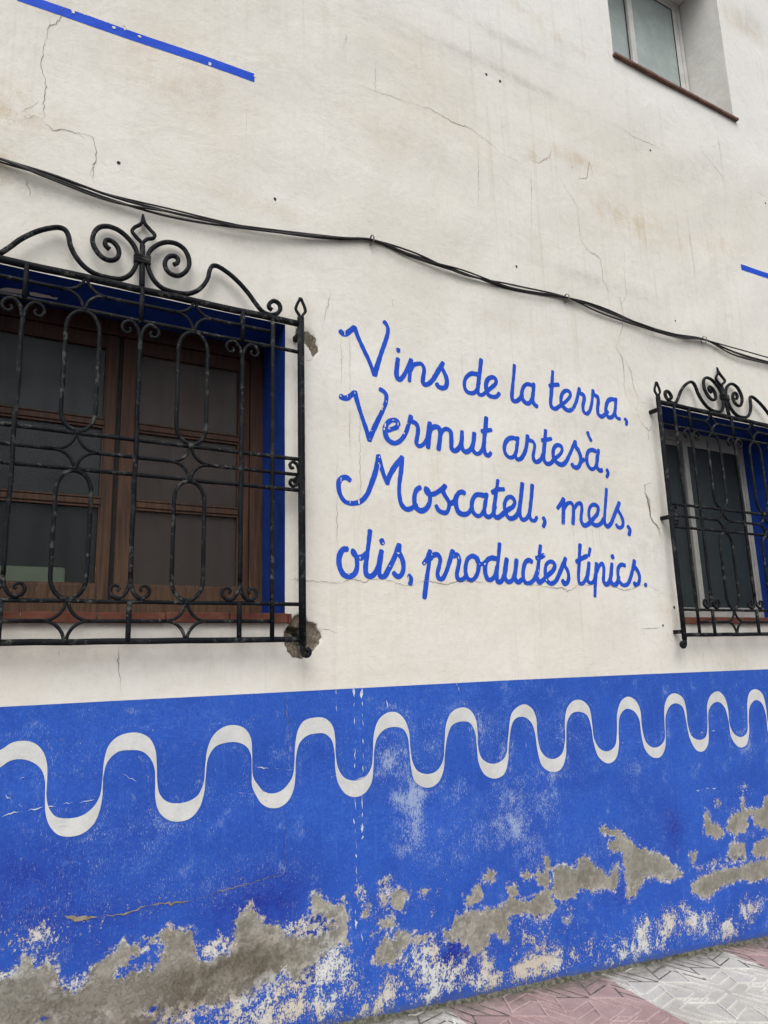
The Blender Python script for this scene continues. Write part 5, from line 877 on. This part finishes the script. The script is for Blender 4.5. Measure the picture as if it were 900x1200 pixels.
# ------------------------------------------------------------------ wrought-iron grilles
def sweep(mb, path, a, b, closed=False, y=None, taper=None):
    """bar of octagonal section along an in-plane path (x, z); path3 gives y per point. a: half size in plane, b: half depth"""
    P = np.array(path, float); n = len(P)
    T = (np.roll(P, -1, 0) - np.roll(P, 1, 0)) if closed else np.gradient(P, axis=0)
    T /= np.maximum(np.linalg.norm(T, axis=1), 1e-9)[:, None]
    N = np.stack([-T[:, 1], T[:, 0]], 1)
    c = 0.45
    sec = [(1, c), (c, 1), (-c, 1), (-1, c), (-1, -c), (-c, -1), (c, -1), (1, -c)]
    v = []
    for i in range(n):
        k = 1.0 if taper is None else taper(i / max(1, n - 1))
        yy = y(P[i, 0], P[i, 1]) if callable(y) else (y or 0.0)
        for s, d in sec:
            v.append((P[i, 0] + N[i, 0] * s * a * k, yy + d * b * k, P[i, 1] + N[i, 1] * s * a * k))
    f = []
    m = n if closed else n - 1
    for i in range(m):
        j = (i + 1) % n
        for k in range(8):
            l = (k + 1) % 8
            f.append((i * 8 + k, i * 8 + l, j * 8 + l, j * 8 + k))
    if not closed:
        f.append(tuple(range(7, -1, -1))); f.append(tuple((n - 1) * 8 + k for k in range(8)))
    mb.add(v, f)

# rows of the design (heights of bar centres, grille-local: x from centre, z above datum)
G = 3.025
Zr = [v * G + 1.39 for v in (0.5335, 0.5100, 0.4850, 0.3083, 0.2835, 0.2592, 0.0862, 0.0612, 0.0350)]
XO = [-0.0755 * G, 0.0755 * G]                      # oval columns
XS = [-0.1497 * G, 0.0, 0.1497 * G]                # scroll-ended bars
XI = 0.1985 * G                                    # inner upright
XP = 0.2462 * G                                    # corner post
YG = 0.0
def part(g, name, paths, a=0.0072, b=0.0072, step=0.008, y=None, closed=False, taper=None, smooth=True):
    a *= 1.14; b *= 1.10
    mb = MB()
    for p in paths:
        C = catmull(p, step, closed) if smooth else catmull_lin(p, 0.05)
        sweep(mb, C, a, b, closed, y, taper)
    return mb.build(name, M_iron, g, True)

def knot(g, x, z, r=0.013):
    bm = bmesh.new(); bmesh.ops.create_icosphere(bm, subdivisions=2, radius=1.0)
    for v_ in bm.verts:
        v_.co = Vector((x + v_.co.x * r * 1.25 * random.uniform(.9, 1.1), v_.co.y * r * 0.95, z + v_.co.z * r * random.uniform(.85, 1.1)))
    me = bpy.data.meshes.new('weld_knot'); bm.to_mesh(me); bm.free()
    me.polygons.foreach_set('use_smooth', [True] * len(me.polygons)); me.materials.append(M_iron)
    link(bpy.data.objects.new('weld_knot', me), g)

def make_grille(loc):
    g = empty('window_grille', loc)
    wig = lambda: random.uniform(-0.0012, 0.0012)
    # long cross bars
    def hbar(x0, x1, z, a, b):
        k = 14
        part(g, 'cross_bar', [[(x0 + (x1 - x0) * i / k, z + (wig() if 0 < i < k else 0)) for i in range(k + 1)]], a, b, 0.05, y=0.004)
    hbar(-XP + 0.006, XP - 0.006, Zr[0], 0.0125, 0.0125)
    for r in (2, 3, 5, 6): hbar(-XP + 0.006, XP - 0.006, Zr[r], 0.0072, 0.0080)
    hbar(-XP - 0.004, XP + 0.004, Zr[8], 0.0105, 0.0105)
    # broken middle bars between the stars
    SW = 0.078
    for r in (1, 4, 7):
        e = XP - 0.01 if r == 4 else XI
        for x0, x1 in ((-e, XO[0] - SW), (XO[0] + SW, XO[1] - SW), (XO[1] + SW, e)):
            part(g, 'star_bar', [[(x0, Zr[r]), (x1, Zr[r])]], 0.0068, 0.0068, 0.05, y=0.003)
    # stars
    for xo in XO:
        for r in (1, 4, 7):
            h = (Zr[r - 1] - Zr[r + 1]) / 2; zc = Zr[r]
            for sx in (-1, 1):
                for sz in (-1, 1):
                    pts = [(xo + sx * 0.005, zc + sz * (h - 0.004)), (xo + sx * 0.008, zc + sz * h * 0.72), (xo + sx * 0.020, zc + sz * h * 0.42),
                           (xo + sx * 0.040, zc + sz * h * 0.17), (xo + sx * 0.060, zc + sz * 0.004), (xo + sx * 0.084, zc)]
                    part(g, 'star_arc', [pts], 0.0056, 0.0062, 0.010, y=0.001)
            for q in (r - 1, r + 1):
                if q not in (0,): knot(g, xo, Zr[q], 0.0115)
    # ovals
    for xo in XO:
        for zt, zb in ((Zr[2], Zr[3]), (Zr[5], Zr[6])):
            w, zt, zb = 0.0645, zt - 0.008, zb + 0.008
            hh = 0.085
            pts = []
            for k in range(13):
                a_ = math.pi * k / 12; pts.append((xo + w * math.cos(a_), zt - hh + hh * math.sin(a_)))
            pts += [(xo - w, zt - hh - (zt - zb - 2 * hh) * q) for q in (0.25, 0.5, 0.75)]
            for k in range(13):
                a_ = math.pi + math.pi * k / 12; pts.append((xo + w * math.cos(a_), zb + hh + hh * math.sin(a_)))
            pts += [(xo + w, zb + hh + (zt - zb - 2 * hh) * q) for q in (0.25, 0.5, 0.75)]
            part(g, 'oval_ring', [pts], 0.0072, 0.0072, 0.020, closed=True, y=0.0)
    # scroll-ended uprights
    curl = [(0.0, -0.100), (0.003, -0.070), (0.013, -0.034), (0.034, -0.010), (0.056, -0.010), (0.073, -0.026), (0.075, -0.046), (0.063, -0.061), (0.047, -0.059), (0.040, -0.046), (0.047, -0.037)]
    for xs in XS:
        zt, zb = Zr[2] - 0.006, Zr[6] + 0.007
        k = 10
        part(g, 'upright', [[(xs + (wig() * 1.5 if 0 < i < k else 0), zb + 0.085 + (zt - zb - 0.17) * i / k) for i in range(k + 1)]], 0.0080, 0.0080, 0.05, y=-0.004)
        for sx in (-1, 1):
            tp = lambda u: 1.0 if u < 0.5 else 1.0 - 0.28 * (u - 0.5) * 2
            part(g, 'scroll', [[(xs + sx * x * 1.0, zt + z) for x, z in curl]], 0.0066, 0.0078, 0.005, taper=tp, y=-0.002)
            part(g, 'scroll', [[(xs + sx * x * 1.0, zb - z * 0.92) for x, z in curl]], 0.0066, 0.0078, 0.005, taper=tp, y=-0.002)
        part(g, 'frieze_bar', [[(xs, Zr[2]), (xs, Zr[0])]], 0.0085, 0.0085, 0.05, y=-0.002)
        part(g, 'frieze_bar', [[(xs, Zr[8]), (xs, Zr[6])]], 0.0085, 0.0085, 0.05, y=-0.002)
    for sx in (-1, 1):
        part(g, 'inner_upright', [[(sx * XI, Zr[8]), (sx * XI, Zr[0])]], 0.0080, 0.0080, 0.2, y=-0.003)
        # corner post, square
        part(g, 'corner_post', [[(sx * XP, Zr[8] - 0.028), (sx * XP, 0.545 * G + 1.39)]], 0.0136, 0.0125, 0.3)
        zl = 0.545 * G + 1.39
        for s2 in (-1, 1):
            part(g, 'post_finial', [[(sx * XP + s2 * 0.003, zl - 0.006), (sx * XP + s2 * 0.010, zl + 0.012), (sx * XP + s2 * 0.0250, zl + 0.036), (sx * XP + s2 * 0.0215, zl + 0.056), (sx * XP + s2 * 0.010, zl + 0.082), (sx * XP + s2 * 0.002, zl + 0.101)]], 0.0058, 0.0070, 0.006)
        z0 = Zr[8] - 0.026
        part(g, 'post_curl', [[(sx * XP, z0), (sx * XP, z0 - 0.024), (sx * (XP + 0.007), z0 - 0.042), (sx * (XP + 0.024), z0 - 0.045), (sx * (XP + 0.033), z0 - 0.030), (sx * (XP + 0.024), z0 - 0.018), (sx * (XP + 0.014), z0 - 0.024)]], 0.0090, 0.0110, 0.006)
        # little pair of curls against the post
        xc, zc = XP - 0.014, Zr[4]
        for sz in (-1, 1):
            pts = [(sx * xc, zc + sz * 0.006), (sx * (xc - 0.002), zc + sz * 0.028), (sx * (xc - 0.012), zc + sz * 0.050), (sx * (xc - 0.030), zc + sz * 0.058), (sx * (xc - 0.044), zc + sz * 0.044), (sx * (xc - 0.038), zc + sz * 0.028), (sx * (xc - 0.026), zc + sz * 0.030)]
            part(g, 'post_scroll', [pts], 0.0060, 0.0075, 0.006)
        # lugs let into the wall
        for zb_ in (0.5165, 0.2800, 0.0418):
            zz = zb_ * G + 1.39
            mb = MB(); mb.box(sx * XP - 0.011, sx * XP + 0.011, 0.009, 0.12, zz - 0.0125, zz + 0.0125, 0.003)
            mb.build('wall_lug', M_iron, g)
    # crest, leaning back a little towards the wall
    zt = Zr[0]
    lean = lambda x, z: 0.010 + max(0.0, z - zt) * 0.12
    crest = [(x, z + zt) for x, z in DATA['crest']]
    for sx in (-1, 1):
        part(g, 'crest_scroll', [[(sx * x, z) for x, z in crest]], 0.0085, 0.0100, 0.007, y=lean)
    part(g, 'crest_stem', [[(0, zt), (0, zt + 0.235)]], 0.0100, 0.0100, 0.05, y=lean)
    for pts in DATA['fin']:
        part(g, 'crest_finial', [[(x, z + zt) for x, z in pts[1:]]], 0.0066, 0.0085, 0.006, y=lean, taper=lambda u: 1.0 if u < 0.8 else 1.0 - 0.45 * (u - 0.8) * 5)
    for k in range(3):
        zc = zt + 0.142 + 0.0150 * k
        mb = MB(); yy = lean(0, zc)
        mb.box(-0.036, 0.036, yy - 0.016, yy + 0.016, zc - 0.0066, zc + 0.0066, 0.005)
        mb.build('collar_band', M_iron, g)
    return g

YGR = -0.075
gA = make_grille((0.1845 * G, YGR, 0.0))
tag(gA, 'black wrought-iron window grille over the brown wooden window at left', 'window grille', 'wrought-iron grilles over the ground-floor windows')
def copy_thing(src):
    c = src.copy(); COL.objects.link(c)
    for ch in src.children:
        d = ch.copy(); COL.objects.link(d); d.parent = c
    return c
bpy.context.view_layer.update()
gB = copy_thing(gA)
gB.location = (1.5135 * G, YGR, 0.0)
gB['label'] = 'black wrought-iron window grille over the white aluminium window at right'

# ------------------------------------------------------------------ cables strung along the wall
cb = empty('cable_bundle', (2.0, -0.01, 3.5))
tag(cb, 'bundle of thin black cables sagging across the wall above the lettering', 'cable')
CO = Vector((2.0, -0.01, 3.5))
def tube(mb, P, r, sides=7):
    P = [Vector(p) for p in P]
    n = len(P); v = []; f = []
    for i, p in enumerate(P):
        t = (P[min(i + 1, n - 1)] - P[max(i - 1, 0)]).normalized()
        a = t.cross(Vector((0, 1, 0))).normalized(); b = t.cross(a)
        for k in range(sides):
            an = 2 * math.pi * k / sides
            v.append(p + a * r * math.cos(an) + b * r * math.sin(an))
    for i in range(n - 1):
        for k in range(sides):
            l = (k + 1) % sides
            f.append((i * sides + k, i * sides + l, (i + 1) * sides + l, (i + 1) * sides + k))
    mb.add(v, f)
segs = DATA['cab']
ext_l = [(-4.4, 3.80), (-2.2, 3.62)]
for ci in range(3):
    mb = MB()
    pts = []
    for s in range(4):
        q = segs[s * 3 + ci]
        pts += q if s == 0 else q[1:]
    pts = [(ext_l[0][0], ext_l[0][1]), (ext_l[1][0], ext_l[1][1] - 0.01 * ci)] + pts + [(7.6, pts[-1][1] + 0.02 * ci), (10.3, pts[-1][1] + 0.25)]
    C = catmull(pts, 0.03)
    cl = [segs[0][-1][0], segs[3][-1][0], segs[6][-1][0]]
    P = []
    for x, z in C:
        sag = min(abs(x - c) for c in cl)
        P.append(Vector((x, -0.009 - 0.009 * ci - 0.006 * min(1.0, sag * 1.5) - 0.004 * math.sin(x * 6 + ci), z)) - CO)
    tube(mb, P, (0.0060, 0.0052, 0.0048)[ci])
    mb.build('cable', M_cable, cb, True)
    if ci == 0:   # a fourth strand twisted round the bundle
        mb = MB()
        P4 = [Vector((p.x, p.y - 0.008 * math.cos(p.x * 5), p.z + 0.010 * math.sin(p.x * 4.3 + 1))) for p in P]
        tube(mb, P4, 0.0042)
        mb.build('cable', M_cable, cb, True)
for k in (2, 5, 8):
    x, z = segs[k][-1]
    mb = MB()
    ring = [Vector((x, -0.022 + 0.024 * math.cos(a) * 0.9, z + 0.026 * math.sin(a))) - CO for a in np.linspace(0, 2 * math.pi, 17)]
    n0 = []
    P = ring
    v = []; f = []
    for i, p in enumerate(P):
        rad = (p - (Vector((x, -0.022, z)) - CO)).normalized()
        for dx, dr in ((-0.004, 0), (0.004, 0), (0.004, 0.0025), (-0.004, 0.0025)):
            v.append(p + Vector((dx, 0, 0)) + rad * dr)
    for i in range(len(P) - 1):
        for q in range(4):
            l = (q + 1) % 4
            f.append((i * 4 + q, i * 4 + l, (i + 1) * 4 + l, (i + 1) * 4 + q))
    mb.add(v, f)
    mb.build('cable_clip', M_steel, cb)

# ------------------------------------------------------------------ pavement of stamped stars in pale and red bands
def sheet(name, x0, x1, y0, y1, mat, dz=0.0, nx=2, ny=2, kind='structure', parent=None, jit=0.0):
    v = []
    for j in range(ny):
        for i in range(nx):
            x = x0 + (x1 - x0) * i / (nx - 1); y = y0 + (y1 - y0) * j / (ny - 1)
            v.append((x, y, gz(x) + dz + (random.uniform(-jit, jit) if jit else 0)))
    f = [(j * nx + i, j * nx + i + 1, (j + 1) * nx + i + 1, (j + 1) * nx + i) for j in range(ny - 1) for i in range(nx - 1)]
    o = mesh_obj(name, v, f, mat, parent)
    if kind and parent is None: o['kind'] = kind
    return o
sheet('ground', -150, 150, -150, 150, M_asphalt, -0.30, 2, 2)
road = sheet('road', -60, 60, -9.0, -2.32, M_asphalt, -0.125, 2, 2)
pav = empty('pavement', (0, 0, 0)); pav['kind'] = 'structure'
mbk = MB()
kerb = []
for i in range(18):
    x = -5 + i * 1.0
    o = mesh_obj('kerb_stone', *[[], []], M_kerb, pav) if False else None
    m_ = MB(); m_.box(x + 0.004, x + 0.996, -2.32, -2.20, -0.30, 0.0, 0.012)
    m_.v = [(a, b, c + gz(a)) for a, b, c in m_.v]
    m_.build('kerb_stone', M_kerb, pav)
# bands: joints at x = 2.035 + k*0.955, leaning a touch
J0, JW, LEANX = 2.028, 0.953, 0.115          # joint x at the wall, band width, drift per metre away from the wall
def jx(k, y): return J0 + k * JW + LEANX * y   # y negative away from wall
for k in range(-5, 7):
    v = []; n = 12
    for j in range(n + 1):
        y = -2.199 + (2.199 - 0.0) * j / n
        for q in range(5):
            x = jx(k, y) + (jx(k + 1, y) - jx(k, y)) * q / 4
            v.append((x, y, gz(x) - 0.0055))
    f = [(j * 5 + q, j * 5 + q + 1, (j + 1) * 5 + q + 1, (j + 1) * 5 + q) for j in range(n) for q in range(4)]
    mesh_obj('paving_band', v, f, M_red2 if k % 2 == 0 else M_white2, pav)

def slab(quad, h=0.0, bev=0.0035):
    """raised parallelogram with chamfered rim, 12 faces"""
    Q = [np.array(q, float) for q in quad]
    c = sum(Q) / 4
    v, f = [], []
    for lev, sh in ((-0.010, 0.0), (-0.0035 + h, 0.0), (0.0 + h, bev)):
        for q in Q:
            d = c - q
            p = q + d / max(1e-6, np.linalg.norm(d)) * sh * 1.4
            v.append((p[0], p[1], gz(p[0]) + lev))
    for a in (0, 4):
        for i in range(4):
            j = (i + 1) % 4
            f.append((a + i, a + j, a + 4 + j, a + 4 + i))
    f.append((8, 9, 10, 11))
    return v, f

def clip_poly(poly, side, val_fn):
    out = []
    n = len(poly)
    for i in range(n):
        a, b = poly[i], poly[(i + 1) % n]
        fa, fb = val_fn(a) * side, val_fn(b) * side
        if fa >= 0: out.append(a)
        if (fa >= 0) != (fb >= 0):
            t = fa / (fa - fb); out.append((a[0] + (b[0] - a[0]) * t, a[1] + (b[1] - a[1]) * t))
    return out

def poly_slab(P, h):
    n = len(P); c = np.mean(P, axis=0)
    v, f = [], []
    for lev, sh in ((-0.010, 0.0), (-0.0015 + h, 0.0), (h, 0.0016)):
        for q in P:
            d = c - np.array(q); L = max(1e-6, np.linalg.norm(d))
            p = np.array(q) + d / L * min(sh, L * 0.5)
            v.append((p[0], p[1], gz(p[0]) + lev))
    for a in (0, n):
        for i in range(n):
            j = (i + 1) % n
            f.append((a + i, a + j, a + n + j, a + n + i))
    f.append(tuple(range(2 * n, 3 * n)))
    return v, f

CELL = JW / 2
SIDE = 0.172
pieces = []
for k in range(-4, 7):
    for half in range(2):
        for row in range(6):
            cy = -0.449 + CELL - row * CELL
            cx = jx(k, cy) + CELL * half - 0.01
            rot = math.radians(20.0)
            polys = []
            for q in range(8):
                a0 = rot + q * math.pi / 4; a1 = a0 + math.pi / 4
                e0 = np.array([math.cos(a0), math.sin(a0)]) * SIDE; e1 = np.array([math.cos(a1), math.sin(a1)]) * SIDE
                if q % 2: e0, e1 = e1, e0
                c0 = np.array([cx, cy]); u0 = e0 / SIDE; u1 = e1 / SIDE
                nrm = np.array([-u0[1], u0[0]]); nrm1 = np.array([-u1[1], u1[0]]); w = 0.0042
                arm = []
                for s0 in (0.02, 0.5, 0.98):
                    p0 = c0 + e1 * s0 + e0 * (0.10 if s0 < 0.4 else 0.04); p1 = c0 + e1 * s0 + e0 * 0.985
                    arm.append([p0 - nrm * w, p1 - nrm * w, p1 + nrm * w, p0 + nrm * w])
                p0 = c0 + e0 * 1.01 - e1 * 0.0; p1 = c0 + e0 * 1.01 + e1
                arm.append([p0 - nrm1 * w, p1 - nrm1 * w, p1 + nrm1 * w, p0 + nrm1 * w])
                polys.append(arm)
            for arm in polys:
                for kk in (k - 1, k):
                    got = []
                    for P0 in arm:
                        P = [tuple(p) for p in P0]
                        P = clip_poly(P, -1, lambda p: p[1] + 0.018)               # stop short of the wall
                        if len(P) > 2: P = clip_poly(P, 1, lambda p: p[1] + 2.19)
                        if len(P) > 2: P = clip_poly(P, 1, lambda p: p[0] - jx(kk, p[1]) - 0.003)
                        if len(P) > 2: P = clip_poly(P, -1, lambda p: p[0] - jx(kk + 1, p[1]) + 0.003)
                        if len(P) > 2: got.append(P)
                    if got: pieces.append((kk, got, np.mean([q for P in got for q in P], axis=0)))
# corner squares between the stars
def vis(c):   # nearest to the camera's view of the pavement
    return (1.7 < c[0] < 4.6) and c[1] > -0.80 - 0.0 and c[0] > 1.9 - c[1] * -0.2
order = sorted(pieces, key=lambda p: (0 if vis(p[2]) else 1, abs(p[2][1])))
rest = {0: MB(), 1: MB()}
for i, (k, P, c) in enumerate(order):
    m_ = MB() if i < 290 else rest[k % 2]
    sunk = i < 290 and random.random() < max(0.0, 0.95 + c[1] * 2.2)       # next to the wall the lines hold dirt
    for q in P:
        v, f = poly_slab(q, -0.0047 if sunk else random.uniform(-0.0012, 0.0006)); m_.add(v, f)
    if i < 290: m_.build('paving_groove' if sunk else 'paving_rib', M_groove if sunk else M_red if k % 2 == 0 else M_white, pav)
for q in (0, 1):
    o = rest[q].build('paving_relief', M_red if q == 0 else M_white, pav); o['kind'] = 'stuff'
# rough mortar fillet where the wall meets the pavement
v, f = [], []
n = 700
for i in range(n + 1):
    x = -4.0 + 13.0 * i / n
    r = 0.004 + 0.006 * math.sin(x * 7) * math.sin(x * 2.3) + 0.006 * random.random()
    h = 0.007 + 0.006 * random.random() + 0.003 * math.sin(x * 5 + 1)
    v += [(x, 0.02, gz(x) + h + 0.004), (x, -float(surf(x, gz(x))) - 0.003, gz(x) + h), (x, -r * 0.5, gz(x) + h * 0.5 + 0.002 * random.random()), (x, -r - 0.004, gz(x) - 0.002), (x, -r - 0.012, gz(x) - 0.009)]
for i in range(n):
    for q in range(4):
        a = i * 5 + q
        f.append((a, a + 5, a + 6, a + 1))
mesh_obj('mortar_fillet', v, f, M_moss, pav)

fl = MB()
for i in range(260):
    x = random.uniform(0.5, 5.5); y = -0.012 - abs(random.gauss(0, 0.05)); r = random.uniform(0.0015, 0.006)
    a0 = random.uniform(0, 6.28); z = gz(x) - 0.004 + r * 0.3
    v = [(x + r * math.cos(a0 + k * 1.57) * random.uniform(.6, 1.2), y + r * math.sin(a0 + k * 1.57) * random.uniform(.6, 1.2), z + random.uniform(0, r * .5)) for k in range(4)] + [(x, y, z + r * 0.6)]
    fl.add(v, [(0, 1, 4), (1, 2, 4), (2, 3, 4), (3, 0, 4)])
tag(fl.build('fallen_flakes', M_cem), 'small fallen flakes of paint and lime lying along the foot of the wall', 'grit', kind='stuff')
